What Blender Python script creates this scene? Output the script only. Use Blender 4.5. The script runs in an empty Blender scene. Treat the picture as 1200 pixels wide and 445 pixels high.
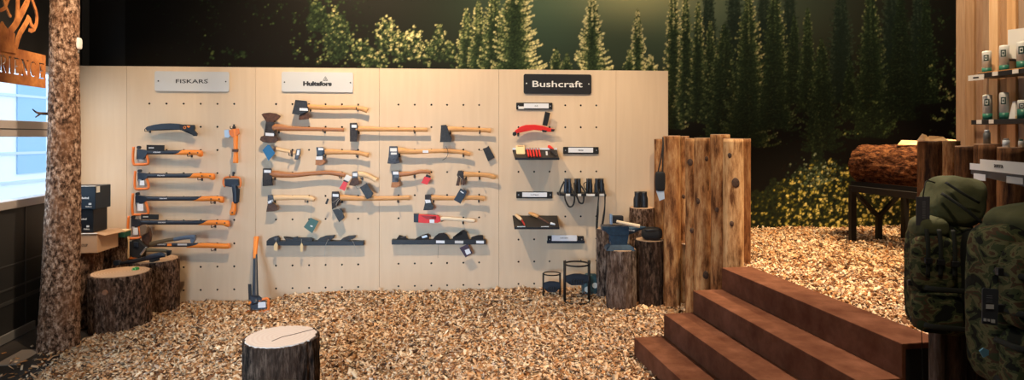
import bpy, bmesh, math, random
import numpy as np
from mathutils import Vector, Matrix, noise
random.seed(7); rng = np.random.default_rng(7)
PI = math.pi
S = bpy.context.scene
COL = S.collection
F = 710.0; CX = 600.0; HY = 161.0; EYE = 1.7
K = .0782                       # display wall: Y = 6.411 + K X
TH = math.atan(K)

def ray(px, py, D): return Vector(((px-CX)/F*D, D, EYE+(HY-py)/F*D))
def bp(px, py, off=0.0, base=6.411):
    a = (px-CX)/F
    D = (base-off/math.cos(TH))/(1-K*a)
    return ray(px, py, D)

# ------------------------------------------------------------------ materials
def new_mat(name):
    m = bpy.data.materials.new(name); m.use_nodes = True
    nt = m.node_tree
    return m, nt, nt.nodes, nt.links, nt.nodes['Principled BSDF']
def c4(c): return (c[0], c[1], c[2], 1)
def mat(name, c1, rough=.6, metal=0, c2=None, scale=8, stretch=(1,1,1), bump=0, bscale=None, detail=6, ramp=(.35,.65), coat=0, spec=.5, c3=None):
    m, nt, N, L, p = new_mat(name)
    p.inputs['Base Color'].default_value = c4(c1)
    p.inputs['Roughness'].default_value = rough
    p.inputs['Metallic'].default_value = metal
    p.inputs['Specular IOR Level'].default_value = spec
    p.inputs['Coat Weight'].default_value = coat
    tc = N.new('ShaderNodeTexCoord'); mp = N.new('ShaderNodeMapping')
    mp.inputs['Scale'].default_value = stretch
    L.new(tc.outputs['Object'], mp.inputs['Vector'])
    if c2:
        n = N.new('ShaderNodeTexNoise'); n.inputs['Scale'].default_value = scale; n.inputs['Detail'].default_value = detail
        n.inputs['Roughness'].default_value = .6
        L.new(mp.outputs[0], n.inputs['Vector'])
        r = N.new('ShaderNodeValToRGB'); r.color_ramp.elements[0].position = ramp[0]; r.color_ramp.elements[1].position = ramp[1]
        r.color_ramp.elements[0].color = c4(c1); r.color_ramp.elements[1].color = c4(c2)
        if c3:
            e = r.color_ramp.elements.new((ramp[0]+ramp[1])/2); e.color = c4(c3)
        L.new(n.outputs['Fac'], r.inputs['Fac']); L.new(r.outputs['Color'], p.inputs['Base Color'])
    if bump:
        n = N.new('ShaderNodeTexNoise'); n.inputs['Scale'].default_value = bscale or scale*2; n.inputs['Detail'].default_value = 5
        L.new(mp.outputs[0], n.inputs['Vector'])
        b = N.new('ShaderNodeBump'); b.inputs['Strength'].default_value = bump; b.inputs['Distance'].default_value = .01
        L.new(n.outputs['Fac'], b.inputs['Height']); L.new(b.outputs[0], p.inputs['Normal'])
    return m
def attr_mat(name, rough=.8, spec=.2, attr='Col'):
    m, nt, N, L, p = new_mat(name)
    a = N.new('ShaderNodeAttribute'); a.attribute_name = attr
    L.new(a.outputs['Color'], p.inputs['Base Color'])
    p.inputs['Roughness'].default_value = rough; p.inputs['Specular IOR Level'].default_value = spec
    return m
def log_mat(name, cols, stretch, scale, bump=.6, rough=.9, knots=False):
    """cols: dark, mid, light, patch"""
    m, nt, N, L, p = new_mat(name)
    p.inputs['Roughness'].default_value = rough; p.inputs['Specular IOR Level'].default_value = .15
    tc = N.new('ShaderNodeTexCoord'); mp = N.new('ShaderNodeMapping'); mp.inputs['Scale'].default_value = stretch
    oi = N.new('ShaderNodeObjectInfo'); add = N.new('ShaderNodeVectorMath'); add.operation = 'ADD'
    sc = N.new('ShaderNodeVectorMath'); sc.operation = 'SCALE'; sc.inputs['Scale'].default_value = 1
    cmb = N.new('ShaderNodeCombineXYZ')
    mul = N.new('ShaderNodeMath'); mul.operation = 'MULTIPLY'; mul.inputs[1].default_value = 40
    L.new(oi.outputs['Random'], mul.inputs[0]); L.new(mul.outputs[0], cmb.inputs[0]); L.new(mul.outputs[0], cmb.inputs[2])
    L.new(tc.outputs['Object'], mp.inputs['Vector']); L.new(mp.outputs[0], add.inputs[0]); L.new(cmb.outputs[0], add.inputs[1])
    n = N.new('ShaderNodeTexNoise'); n.inputs['Scale'].default_value = scale; n.inputs['Detail'].default_value = 8; n.inputs['Roughness'].default_value = .7
    L.new(add.outputs[0], n.inputs['Vector'])
    r = N.new('ShaderNodeValToRGB'); e = r.color_ramp.elements
    e[0].position = .39; e[0].color = c4(cols[0]); e[1].position = .63; e[1].color = c4(cols[2])
    x = e.new(.5); x.color = c4(cols[1])
    L.new(n.outputs['Fac'], r.inputs['Fac'])
    n2 = N.new('ShaderNodeTexNoise'); n2.inputs['Scale'].default_value = scale*.16; n2.inputs['Detail'].default_value = 4
    L.new(add.outputs[0], n2.inputs['Vector'])
    r2 = N.new('ShaderNodeValToRGB'); r2.color_ramp.elements[0].position = .52; r2.color_ramp.elements[1].position = .66
    L.new(n2.outputs['Fac'], r2.inputs['Fac'])
    mx = N.new('ShaderNodeMix'); mx.data_type = 'RGBA'; mx.inputs[7].default_value = c4(cols[3])
    mf = N.new('ShaderNodeMath'); mf.operation = 'MULTIPLY'; mf.inputs[1].default_value = .5
    L.new(r2.outputs['Color'], mf.inputs[0]); L.new(mf.outputs[0], mx.inputs[0]); L.new(r.outputs['Color'], mx.inputs[6])
    L.new(mx.outputs[2], p.inputs['Base Color'])
    b = N.new('ShaderNodeBump'); b.inputs['Strength'].default_value = bump; b.inputs['Distance'].default_value = .03
    L.new(n.outputs['Fac'], b.inputs['Height']); L.new(b.outputs[0], p.inputs['Normal'])
    return m
def cut_mat(name, c1, c2, scale=30):
    m, nt, N, L, p = new_mat(name)
    p.inputs['Roughness'].default_value = .8
    tc = N.new('ShaderNodeTexCoord')
    w = N.new('ShaderNodeTexWave'); w.wave_type = 'RINGS'; w.rings_direction = 'Z'; w.inputs['Scale'].default_value = scale; w.inputs['Distortion'].default_value = 2.5
    w.inputs['Detail'].default_value = 3; w.inputs['Detail Scale'].default_value = .6
    L.new(tc.outputs['Object'], w.inputs['Vector'])
    r = N.new('ShaderNodeValToRGB'); r.color_ramp.elements[0].color = c4(c1); r.color_ramp.elements[1].color = c4(c2)
    L.new(w.outputs['Fac'], r.inputs['Fac']); L.new(r.outputs['Color'], p.inputs['Base Color'])
    return m

M = {}
M['black'] = mat('black_plastic', (.012,.012,.014), .45)
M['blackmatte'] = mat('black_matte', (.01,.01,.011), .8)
M['bluegrey'] = mat('blue_black_plastic', (.018,.026,.042), .4)
M['orange'] = mat('orange_plastic', (.95,.27,.03), .45)
M['orange2'] = mat('orange_guard', (.78,.2,.035), .4)
M['steel'] = mat('forged_steel', (.055,.055,.06), .5, .6, (.13,.13,.14), 30)
M['steel2'] = mat('dark_forged_steel', (.03,.026,.025), .6, .4, (.07,.055,.05), 30)
M['bright'] = mat('bright_steel', (.55,.57,.6), .35, .9)
M['rust'] = mat('brown_leather_edge', (.055,.022,.012), .7, 0, (.13,.05,.025), 40)
M['hick'] = mat('hickory_handle', (.55,.25,.075), .5, 0, (.72,.38,.14), 6, (2,30,30))
M['hickred'] = mat('oiled_hickory_handle', (.33,.12,.04), .45, 0, (.46,.19,.07), 6, (2,30,30))
M['ash'] = mat('pale_ash_handle', (.72,.45,.22), .5, 0, (.82,.58,.34), 6, (2,30,30))
M['beech'] = mat('beech_handle', (.78,.62,.42), .5, 0, (.86,.7,.5), 6, (2,30,30))
M['brownlea'] = mat('brown_leather', (.05,.022,.012), .6, 0, (.11,.05,.025), 40)
M['tanlea'] = mat('tan_leather', (.33,.13,.045), .6, 0, (.45,.2,.08), 40)
M['blacklea'] = mat('black_leather', (.012,.011,.011), .5, 0, (.030,.026,.024), 40)
M['white'] = mat('white_label', (.78,.8,.84), .6)
M['offwhite'] = mat('white_paper', (.8,.78,.74), .7)
M['sign_grey'] = mat('light_grey_sign', (.60,.60,.59), .5)
M['ink'] = mat('printed_ink', (.02,.02,.022), .6)
M['red'] = mat('red_plastic', (.72,.02,.015), .45)
M['reddark'] = mat('dark_red', (.35,.012,.01), .5)
M['tagblue'] = mat('blue_card', (.02,.16,.36), .6)
M['taggreen'] = mat('green_card', (.06,.15,.14), .6)
M['tagpurple'] = mat('purple_card', (.05,.03,.055), .6)
M['string'] = mat('pale_string', (.55,.5,.42), .8)
M['navy'] = mat('navy_paint', (.010,.018,.032), .5)
M['anvil'] = mat('anvil_paint', (.018,.042,.075), .4, .3, (.03,.07,.12), 20)
M['silverblue'] = mat('ground_steel_face', (.3,.42,.6), .35, .5)
M['green'] = mat('green_plastic', (.03,.3,.06), .5)
M['darkgreen'] = mat('dark_green_card', (.015,.09,.055), .6)
M['teal'] = mat('green_can_band', (.02,.16,.11), .4)
M['cardboard'] = mat('cardboard', (.48,.29,.17), .8, 0, (.54,.34,.2), 6)
M['cream'] = mat('cream_wood_block', (.85,.62,.32), .7)
M['corten'] = mat('corten_steel', (.32,.095,.024), .7, .0, (.66,.25,.065), 9, c3=(.48,.16,.038), bump=.15)
M['stairs'] = mat('brown_stair_board', (.105,.036,.018), .8, 0, (.22,.090,.05), 6, bump=.15, bscale=220, c3=(.15,.058,.03), spec=.08, ramp=(.3,.7))
M['greyshelf'] = mat('grey_metal_shelf', (.12,.125,.14), .5, .2)
M['concrete'] = mat('dark_floor', (.02,.016,.013), .6, 0, (.045,.034,.026), 3, bump=.2, bscale=30)
M['darkwall'] = mat('dark_wall_panel', (.018,.017,.016), .6, 0, (.026,.024,.022), 2)
M['blackwall'] = mat('black_paint', (.006,.006,.006), .8)
M['framewhite'] = mat('window_frame_paint', (.42,.36,.33), .5)
M['alu'] = mat('aluminium_strip', (.45,.43,.4), .45, .6)
M['ceil'] = mat('dark_ceiling', (.05,.048,.045), .9)
M['darkmetal'] = mat('dark_iron', (.012,.01,.009), .55, .3)
M['ground'] = mat('chip_ground', (.16,.09,.045), .95, 0, (.42,.26,.12), 70, detail=4, bump=.8, bscale=90)
M['bark'] = log_mat('rough_bark', ((.014,.008,.006),(.105,.058,.035),(.34,.215,.15),(.16,.075,.04)), (1,1,.45), 42, 1)
M['barkfront'] = log_mat('dark_furrowed_bark', ((.008,.006,.005),(.05,.03,.02),(.20,.125,.085),(.085,.042,.024)), (1,1,.24), 38, 1)
M['barktrunk'] = log_mat('flaky_trunk_bark', ((.03,.016,.010),(.28,.15,.09),(.80,.56,.40),(.34,.16,.08)), (1,1,.7), 36, 1)
M['barkgrey'] = log_mat('grey_split_bark', ((.02,.013,.01),(.12,.08,.06),(.33,.25,.20),(.17,.095,.06)), (1,1,.26), 34, 1)
M['post'] = log_mat('peeled_post', ((.10,.038,.014),(.36,.16,.06),(.60,.35,.155),(.17,.062,.022)), (1,1,.22), 15, .5, .75)
M['postpale'] = log_mat('pale_peeled_post', ((.14,.055,.02),(.50,.27,.115),(.74,.48,.24),(.26,.11,.04)), (1,1,.22), 13, .4, .75)
M['postdark'] = log_mat('dark_peeled_post', ((.02,.008,.004),(.12,.05,.018),(.27,.12,.045),(.07,.03,.012)), (1,1,.16), 15, .5, .75)
M['postnear'] = log_mat('weathered_grey_post', ((.03,.02,.016),(.14,.085,.055),(.27,.18,.13),(.11,.065,.045)), (1,1,.13), 18, .6, .8)
M['redlog'] = log_mat('red_brown_log_bark', ((.012,.004,.002),(.105,.034,.013),(.30,.12,.045),(.06,.02,.008)), (.4,1,1), 34, 1)
M['cut'] = cut_mat('fresh_cut_wood', (.80,.62,.50), (.84,.68,.56), 11)
M['cutdull'] = cut_mat('dull_cut_wood', (.6,.36,.2), (.72,.47,.29), 14)
M['crack'] = mat('drying_crack', (.10,.05,.03), .9)
M['skyglass'] = None
def plank_mat(name, c1, c2):
    return mat(name, c1, .75, 0, c2, 5, (8,8,.6), bump=.2, bscale=12)
def camo_mat():
    m, nt, N, L, p = new_mat('camouflage_fabric')
    p.inputs['Roughness'].default_value = .85; p.inputs['Specular IOR Level'].default_value = .15
    tc = N.new('ShaderNodeTexCoord'); mp = N.new('ShaderNodeMapping'); mp.inputs['Scale'].default_value = (1,1,1.5)
    L.new(tc.outputs['Object'], mp.inputs[0])
    n = N.new('ShaderNodeTexNoise'); n.inputs['Scale'].default_value = 13; n.inputs['Detail'].default_value = 4; n.inputs['Distortion'].default_value = .6
    L.new(mp.outputs[0], n.inputs['Vector'])
    r = N.new('ShaderNodeValToRGB'); r.color_ramp.interpolation = 'CONSTANT'; e = r.color_ramp.elements
    e[0].position = 0; e[0].color = (.010,.011,.008,1); e[1].position = .42; e[1].color = (.042,.052,.022,1)
    for pos, c in ((.5,(.105,.10,.045)), (.57,(.065,.038,.02)), (.63,(.035,.045,.02))):
        x = e.new(pos); x.color = c4(c)
    L.new(n.outputs['Fac'], r.inputs['Fac']); L.new(r.outputs['Color'], p.inputs['Base Color'])
    n2 = N.new('ShaderNodeTexNoise'); n2.inputs['Scale'].default_value = 12; L.new(mp.outputs[0], n2.inputs['Vector'])
    b = N.new('ShaderNodeBump'); b.inputs['Strength'].default_value = .5; b.inputs['Distance'].default_value = .02
    L.new(n2.outputs['Fac'], b.inputs['Height']); L.new(b.outputs[0], p.inputs['Normal'])
    return m
M['camo'] = camo_mat()
M['olive'] = mat('olive_fabric', (.055,.062,.022), .85, 0, (.10,.10,.038), 7, bump=.5, bscale=14)
M['webbing'] = mat('dark_webbing', (.012,.014,.009), .8)
def birch():
    m, nt, N, L, p = new_mat('birch_plywood')
    p.inputs['Roughness'].default_value = .55; p.inputs['Specular IOR Level'].default_value = .3
    tc = N.new('ShaderNodeTexCoord'); mp = N.new('ShaderNodeMapping'); mp.inputs['Scale'].default_value = (6,6,.5)
    L.new(tc.outputs['Object'], mp.inputs[0])
    n = N.new('ShaderNodeTexNoise'); n.inputs['Scale'].default_value = 3; n.inputs['Detail'].default_value = 6; n.inputs['Distortion'].default_value = .4
    L.new(mp.outputs[0], n.inputs['Vector'])
    r = N.new('ShaderNodeValToRGB'); e = r.color_ramp.elements
    e[0].position = .3; e[0].color = (.70,.525,.355,1); e[1].position = .7; e[1].color = (.74,.565,.39,1)
    L.new(n.outputs['Fac'], r.inputs['Fac']); L.new(r.outputs['Color'], p.inputs['Base Color'])
    return m
M['birch'] = birch()

# ------------------------------------------------------------------ object helpers
def link(name, me, m=None, parent=None):
    o = bpy.data.objects.new(name, me); COL.objects.link(o)
    if m is not None and len(me.materials) == 0: me.materials.append(m)
    if parent is not None: o.parent = parent
    return o
def tag(o, label=None, cat=None, group=None, kind=None):
    if label: o['label'] = label
    if cat: o['category'] = cat
    if group: o['group'] = group
    if kind: o['kind'] = kind
    return o
def thing(name, label, cat, loc=(0,0,0), rz=0, group=None):
    o = bpy.data.objects.new(name, None); COL.objects.link(o); o.empty_display_size = .05
    o.location = loc; o.rotation_euler = (0,0,rz)
    o['_rz'] = rz
    return tag(o, label, cat, group)
def bthing(name, label, cat, px, py, group=None):
    return thing(name, label, cat, bp(px, py), TH, group)
def loc(root, w):
    """world point -> local frame of the root empty"""
    return Matrix.Rotation(-root['_rz'], 3, 'Z') @ (Vector(w)-Vector(root.location))
class MB:
    def __init__(s, root=None): s.v=[]; s.f=[]; s.root=root; s.smooth=[]
    def P(s, px, py, off): return loc(s.root, bp(px, py, off))
    def add(s, vs, fs, sm=False):
        n=len(s.v); s.v += [tuple(v) for v in vs]; s.f += [tuple(i+n for i in f) for f in fs]; s.smooth += [sm]*len(fs); return s
    def box(s, c, d, R=None):
        x,y,z = d[0]/2,d[1]/2,d[2]/2
        vs=[Vector((sx*x,sy*y,sz*z)) for sx in(-1,1) for sy in(-1,1) for sz in(-1,1)]
        if R is not None: vs=[R@v for v in vs]
        vs=[v+Vector(c) for v in vs]
        return s.add(vs,[(0,1,3,2),(4,6,7,5),(0,4,5,1),(2,3,7,6),(0,2,6,4),(1,5,7,3)])
    def bar(s, a, b, w, t, up=(0,0,1)):
        a=Vector(a);b=Vector(b); d=(b-a); L_=d.length; d.normalize(); up=Vector(up)
        if abs(d.dot(up))>.98: up=Vector((0,1,0))
        x=d.cross(up).normalized(); z=x.cross(d)
        R=Matrix((x,d,z)).transposed()
        return s.box((a+b)/2,(w,L_,t),R)
    def prism(s, poly, off, ht):
        """outline in photo px on plane at distance off from the wall; ht = half thickness (number or per-vertex list)"""
        n=len(poly); hts = ht if isinstance(ht,(list,tuple)) else [ht]*n
        c=[s.P(x,y,off) for x,y in poly]
        return s.prism_l(c, hts, (0,1,0))
    def prism_l(s, c, hts, nrm):
        n=len(c); nv=Vector(nrm)
        if not isinstance(hts,(list,tuple)): hts=[hts]*n
        area = sum((c[i]-c[0]).cross(c[(i+1)%n]-c[0]).dot(nv) for i in range(n))
        if area<0: c=c[::-1]; hts=list(hts)[::-1]
        fr=[p+nv*h for p,h in zip(c,hts)]; bk=[p-nv*h for p,h in zip(c,hts)]
        bm=bmesh.new()
        vf=[bm.verts.new(p) for p in fr]; vb=[bm.verts.new(p) for p in bk]
        f1=bm.faces.new(vf); f2=bm.faces.new(vb[::-1])
        for i in range(n): bm.faces.new((vf[i],vb[i],vb[(i+1)%n],vf[(i+1)%n]))
        bmesh.ops.triangulate(bm, faces=[f1,f2], ngon_method='EAR_CLIP')
        bm.verts.index_update()
        s.add([v.co.copy() for v in bm.verts],[[v.index for v in f.verts] for f in bm.faces]); bm.free()
        return s
    def tube(s, pts, rad, n=12, sub=5, flat=1.0, caps=True, closed=False, up=(0,1,0)):
        pts=[Vector(p) for p in pts]
        if not isinstance(rad,(list,tuple)): rad=[rad]*len(pts)
        if sub>1 and len(pts)>2 or (sub>1 and len(pts)==2):
            P2=[];R2=[]
            m=len(pts)
            rng_=range(m) if closed else range(m-1)
            for i in rng_:
                g=(lambda k:pts[k%m]) if closed else (lambda k:pts[min(max(k,0),m-1)])
                gr=(lambda k:rad[k%m]) if closed else (lambda k:rad[min(max(k,0),m-1)])
                p0,p1,p2,p3=g(i-1),g(i),g(i+1),g(i+2); q0,q1,q2,q3=gr(i-1),gr(i),gr(i+1),gr(i+2)
                for j in range(sub):
                    t=j/sub
                    f=lambda a,b,c,d:.5*((2*b)+(c-a)*t+(2*a-5*b+4*c-d)*t*t+(-a+3*b-3*c+d)*t**3)
                    P2.append(f(p0,p1,p2,p3)); R2.append(max(f(q0,q1,q2,q3),1e-4))
            if not closed: P2.append(pts[-1]); R2.append(rad[-1])
            pts,rad=P2,R2
        m=len(pts); vs=[]
        upv=Vector(up)
        for i,p in enumerate(pts):
            if closed: d=pts[(i+1)%m]-pts[i-1]
            else: d=pts[min(i+1,m-1)]-pts[max(i-1,0)]
            d.normalize()
            u=upv-d*upv.dot(d)
            if u.length<.05: u=Vector((1,0,0))-d*d.x
            u.normalize(); w=d.cross(u)
            for k in range(n):
                a=2*PI*k/n; vs.append(p+u*math.cos(a)*rad[i]*flat+w*math.sin(a)*rad[i])
        fs=[]
        for i in range(m if closed else m-1):
            for k in range(n):
                a=i*n+k;b=i*n+(k+1)%n; j=((i+1)%m)*n
                fs.append((a,b,j+(k+1)%n,j+k))
        s.add(vs,fs,True)
        if caps and not closed:
            b0=len(s.v)-len(vs)
            s.f.append(tuple(b0+k for k in range(n))[::-1]); s.f.append(tuple(b0+(m-1)*n+k for k in range(n))); s.smooth+=[False,False]
        return s
    def cyl(s, c, r, h, n=32, r2=None, axis='Z'):
        r2=r if r2 is None else r2; c=Vector(c)
        vs=[];
        for zz,rr in ((0,r),(h,r2)):
            for k in range(n):
                a=2*PI*k/n; v=Vector((math.cos(a)*rr,math.sin(a)*rr,zz))
                if axis=='Y': v=Vector((v.x,-v.z,v.y))
                vs.append(c+v)
        s.add(vs,[(k,(k+1)%n,n+(k+1)%n,n+k) for k in range(n)],True)
        b0=len(s.v)-2*n
        s.f.append(tuple(b0+k for k in range(n))[::-1]); s.f.append(tuple(b0+n+k for k in range(n))); s.smooth+=[False,False]
        return s
    def ring(s, c, R_, r, n=32, m=8, axis='Z'):
        c=Vector(c)
        pts=[c+(Vector((math.cos(2*PI*k/n)*R_,math.sin(2*PI*k/n)*R_,0)) if axis=='Z' else Vector((math.cos(2*PI*k/n)*R_,0,math.sin(2*PI*k/n)*R_))) for k in range(n)]
        return s.tube(pts,r,m,1,closed=True,up=(0,0,1) if axis=='Z' else (0,1,0))
    def blob(s, c, d, e=3.5, n=14, wr=0, seed=0, R=None, freq=6):
        """rounded box (superellipsoid) with soft wrinkles"""
        vs=[];fs=[];c=Vector(c)
        def sg(v,p): return math.copysign(abs(v)**p,v)
        nu,nv=n*2,n
        for i in range(nv+1):
            ph=-PI/2+PI*i/nv
            for k in range(nu):
                th=2*PI*k/nu; q=2/e
                v=Vector((sg(math.cos(ph),q)*sg(math.cos(th),q)*d[0]/2, sg(math.cos(ph),q)*sg(math.sin(th),q)*d[1]/2, sg(math.sin(ph),q)*d[2]/2))
                if wr:
                    f=noise.noise(v*freq+Vector((seed,seed*2,0)))+.5*noise.noise(v*freq*2.3+Vector((0,seed,9)))
                    v+=v.normalized()*f*wr
                if R is not None: v=R@v
                vs.append(c+v)
        for i in range(nv):
            for k in range(nu):
                fs.append((i*nu+k,i*nu+(k+1)%nu,(i+1)*nu+(k+1)%nu,(i+1)*nu+k))
        return s.add(vs,fs,True)
    def build(s, name, m, parent=None, bevel=0, label=None):
        me=bpy.data.meshes.new(name); me.from_pydata(s.v,[],s.f)
        me.polygons.foreach_set('use_smooth',s.smooth); me.update()
        o=link(name,me,m,parent)
        bm=bmesh.new(); bm.from_mesh(me); bmesh.ops.recalc_face_normals(bm,faces=bm.faces); bm.to_mesh(me); bm.free()
        if bevel:
            b=o.modifiers.new('bevel','BEVEL'); b.width=bevel; b.segments=2; b.limit_method='ANGLE'; b.angle_limit=.7
        if label: o['label']=label
        return o

def text(s_, parent, m, center, w, h, rot, name='lettering', bold=0.0, ext=.0006, space=1.0):
    """lettering fitted into w x h (local), standing in the x-z plane turned by rot"""
    cu=bpy.data.curves.new('t','FONT'); cu.body=s_; cu.offset=bold; cu.space_character=space; cu.align_x='CENTER'; cu.align_y='CENTER'; cu.resolution_u=3
    cu.extrude=.01
    to=bpy.data.objects.new('t',cu); COL.objects.link(to)
    dg=bpy.context.evaluated_depsgraph_get()
    me=bpy.data.meshes.new_from_object(to.evaluated_get(dg))
    bpy.data.objects.remove(to); bpy.data.curves.remove(cu)
    co=np.empty(len(me.vertices)*3); me.vertices.foreach_get('co',co); co=co.reshape(-1,3)
    mn,mx=co.min(0),co.max(0)
    out=np.empty_like(co)
    out[:,0]=(co[:,0]-(mn[0]+mx[0])/2)/(mx[0]-mn[0])*w
    out[:,2]=(co[:,1]-(mn[1]+mx[1])/2)/(mx[1]-mn[1])*h
    out[:,1]=-(co[:,2]/.01)*ext
    R=np.array(rot.to_matrix()) if hasattr(rot,'to_matrix') else np.array(rot)
    out=out@R.T+np.array(center)
    me.vertices.foreach_set('co',out.ravel()); me.materials.clear(); me.update()
    return link(name,me,m,parent)
I3=Matrix.Identity(3)

# ------------------------------------------------------------------ camera
cam=bpy.data.cameras.new('camera'); co=bpy.data.objects.new('camera',cam); COL.objects.link(co)
co.location=(0,0,EYE); co.rotation_euler=(PI/2,0,0)
cam.sensor_width=36; cam.lens=F/1200*36; cam.shift_y=-(222.5-HY)/1200
cam.clip_start=.05
S.camera=co
S.view_settings.view_transform='Standard'; S.view_settings.look='None'; S.view_settings.gamma=1; S.view_settings.exposure=0
S.view_settings.use_curve_mapping=False

# ------------------------------------------------------------------ room shell
def struct(o): o['kind']='structure'; return o
WB=6.66                                        # mural wall plane
def wallY(x): return WB+K*x
SU=Vector((.987,.160,0)); SV=Vector((.160,-.987,0)); S0=Vector((.935,4.64,0))   # stair frame
def wl(D): return -4.15-.17*(D-4.64)           # left wall x at depth D

b=MB(); b.add([(-3.3,-1.2,-.01),(7.3,-1.2,-.01),(7.3,8,-.01),(-4.8,8,-.01),(-3.3,-1.2,-.05),(7.3,-1.2,-.05),(7.3,8,-.05),(-4.8,8,-.05)],[(0,1,2,3),(4,7,6,5),(0,4,5,1),(1,5,6,2),(2,6,7,3),(3,7,4,0)])
struct(b.build('floor',M['concrete']))
b=MB(); b.add([(-3.3,-1.2,4.4),(7.3,-1.2,4.4),(7.3,8,4.4),(-4.8,8,4.4),(-3.3,-1.2,4.45),(7.3,-1.2,4.45),(7.3,8,4.45),(-4.8,8,4.45)],[(0,3,2,1),(4,5,6,7),(0,1,5,4),(1,2,6,5),(2,3,7,6),(3,0,4,7)])
struct(b.build('ceiling',M['ceil']))
b=MB(); b.box((1.9,-1.15,2.2),(10.6,.1,4.4)); struct(b.build('wall_front',mat('grey_plaster',(.3,.29,.27),.9)))
b=MB(); b.box((7.2,3.4,2.2),(.1,9,4.4)); struct(b.build('wall_right',mat('dark_plaster',(.12,.1,.085),.9)))  # plaster darker and browner than the front wall

# --- mural wall, painted as a print into a colour attribute
def mural():
    dx=.0095
    x0,x1,z0,z1=-4.05,7.1,0.0,4.4
    nx=int((x1-x0)/dx)+1; nz=int((3.5-z0)/dx)+1
    xs=np.linspace(x0,x1,nx); zs=np.append(np.linspace(z0,3.5,nz),z1); nz+=1
    X,Z=np.meshgrid(xs,zs); Y=WB+K*X
    PX=CX+F*X/Y; PY=HY-F*(Z-EYE)/Y               # print coordinates
    img=np.zeros(X.shape+(3,))
    base=np.array((.0085,.0068,.0050))
    img[:]=base
    def glow(cx,cy,sx,sy,c,a=1):
        g=np.exp(-(((PX-cx)/sx)**2+((PY-cy)/sy)**2)); img[:]+=a*g[...,None]*np.array(c)
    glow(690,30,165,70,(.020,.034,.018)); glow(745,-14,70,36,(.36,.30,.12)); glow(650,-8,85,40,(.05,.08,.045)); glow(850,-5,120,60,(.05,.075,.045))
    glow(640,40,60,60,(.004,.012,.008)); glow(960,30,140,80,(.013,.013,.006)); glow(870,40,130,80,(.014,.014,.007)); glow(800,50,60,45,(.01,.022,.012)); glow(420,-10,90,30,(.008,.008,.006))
    px0=PX[0]; # px per column
    Yc=Y[0]
    r2=np.random.default_rng(11)
    def stamp(px,py,rad,col,al):
        """many small leaf dabs; arrays"""
        # column index from px : x = a*Y, Y=WB+Kx -> x=a*WB/(1-K a)
        a=(px-CX)/F; x=a*WB/(1-K*a); y=WB+K*x; z=EYE+(HY-py)/F*y
        ci=(x-x0)/dx; ri=(z-z0)/(3.5/(nz-2))
        R_=rad
        for dr in range(-3,4):
            for dc in range(-3,4):
                r=np.round(ri).astype(int)+dr; c=np.round(ci).astype(int)+dc
                dd=np.hypot(r-ri,c-ci)
                w=np.clip(R_-dd+.5,0,1)*al
                ok=(w>0)&(r>=0)&(r<nz-1)&(c>=0)&(c<nx)
                rr,cc,ww=r[ok],c[ok],w[ok][:,None]
                img[rr,cc]=img[rr,cc]*(1-ww)+col[ok]*ww
    def leafcol(n,t,pal):
        """t 0 dark..1 lit"""
        pal=np.array(pal); k=np.clip(t,0,.999)*(len(pal)-1); i=k.astype(int); f=(k-i)[:,None]
        c=pal[i]*(1-f)+pal[i+1]*f
        return c*r2.uniform(.6,1.35,(n,1))
    PAL=[(.008,.010,.006),(.020,.036,.014),(.10,.135,.045),(.42,.40,.15),(.92,.76,.33)]
    PALG=[(.006,.008,.005),(.015,.026,.010),(.05,.08,.026),(.16,.20,.06),(.48,.48,.14)]
    def tree(ax,ay,by,hw,lit=.5,side=0,n=None,pal=PAL,hazy=0):
        """conifer: whorls of drooping branches with lit tips"""
        h=by-ay
        m=int(h*hw*1.6)
        t=r2.uniform(0,1,m)**.6; ww=.72*hw*(t**.75); u=r2.uniform(-1,1,m)
        stamp(ax+u*ww,ay+t*h,np.full(m,1.3),leafcol(m,r2.uniform(.02,.38,m)+hazy,pal),np.full(m,.8))
        nb=max(int(h/2.5),4); X_=[];Y_=[];L_=[];R_=[]
        for i in range(nb):
            tt=(i+r2.uniform(.2,.8))/nb; w=hw*(tt**.75)+1.2
            for sgn in (-1,1):
                L=w*r2.uniform(.55,1.2); k=int(L*2.2)+3
                s_=r2.uniform(0,1,k)**.7; x=ax+sgn*s_*L; y=ay+tt*h+s_*L*.28-(s_**3)*L*.30+np.abs(r2.normal(0,.8,k))
                l=1.22*lit*(.18+.95*s_**1.6)*(1+.6*side*sgn)*r2.uniform(.35,1.5,k)+hazy
                l*=1-.42*tt*(1 if lit<.9 else .4)
                X_.append(x);Y_.append(y);L_.append(l);R_.append(r2.uniform(.45,1.05,k))
        x=np.concatenate(X_);y=np.concatenate(Y_);l=np.concatenate(L_);q=np.concatenate(R_)
        stamp(x,y,q,leafcol(len(x),l,pal),r2.uniform(.6,1,len(x)))
        m=int(h*.8); t=r2.uniform(0,1,m); stamp(ax+r2.normal(0,.7,m),ay+t*h*.35,r2.uniform(.5,.9,m),leafcol(m,lit*r2.uniform(.4,1.2,m),pal),np.full(m,.8))
    def leaves(pxs,pys,n,lit,pal=PAL,size=(.7,1.6),al=.9):
        px=r2.uniform(pxs[0],pxs[1],n); py=r2.uniform(pys[0],pys[1],n)
        cl=np.array([noise.noise(Vector((a/9,b_/9,3))) for a,b_ in zip(px,py)])
        ok=cl>-.05; px,py,cl=px[ok],py[ok],cl[ok]; k=len(px)
        stamp(px,py,r2.uniform(*size,k),leafcol(k,np.clip(lit*(.4+cl*1.6)*r2.uniform(.5,1.2,k),0,1),pal),np.full(k,al))
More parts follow.
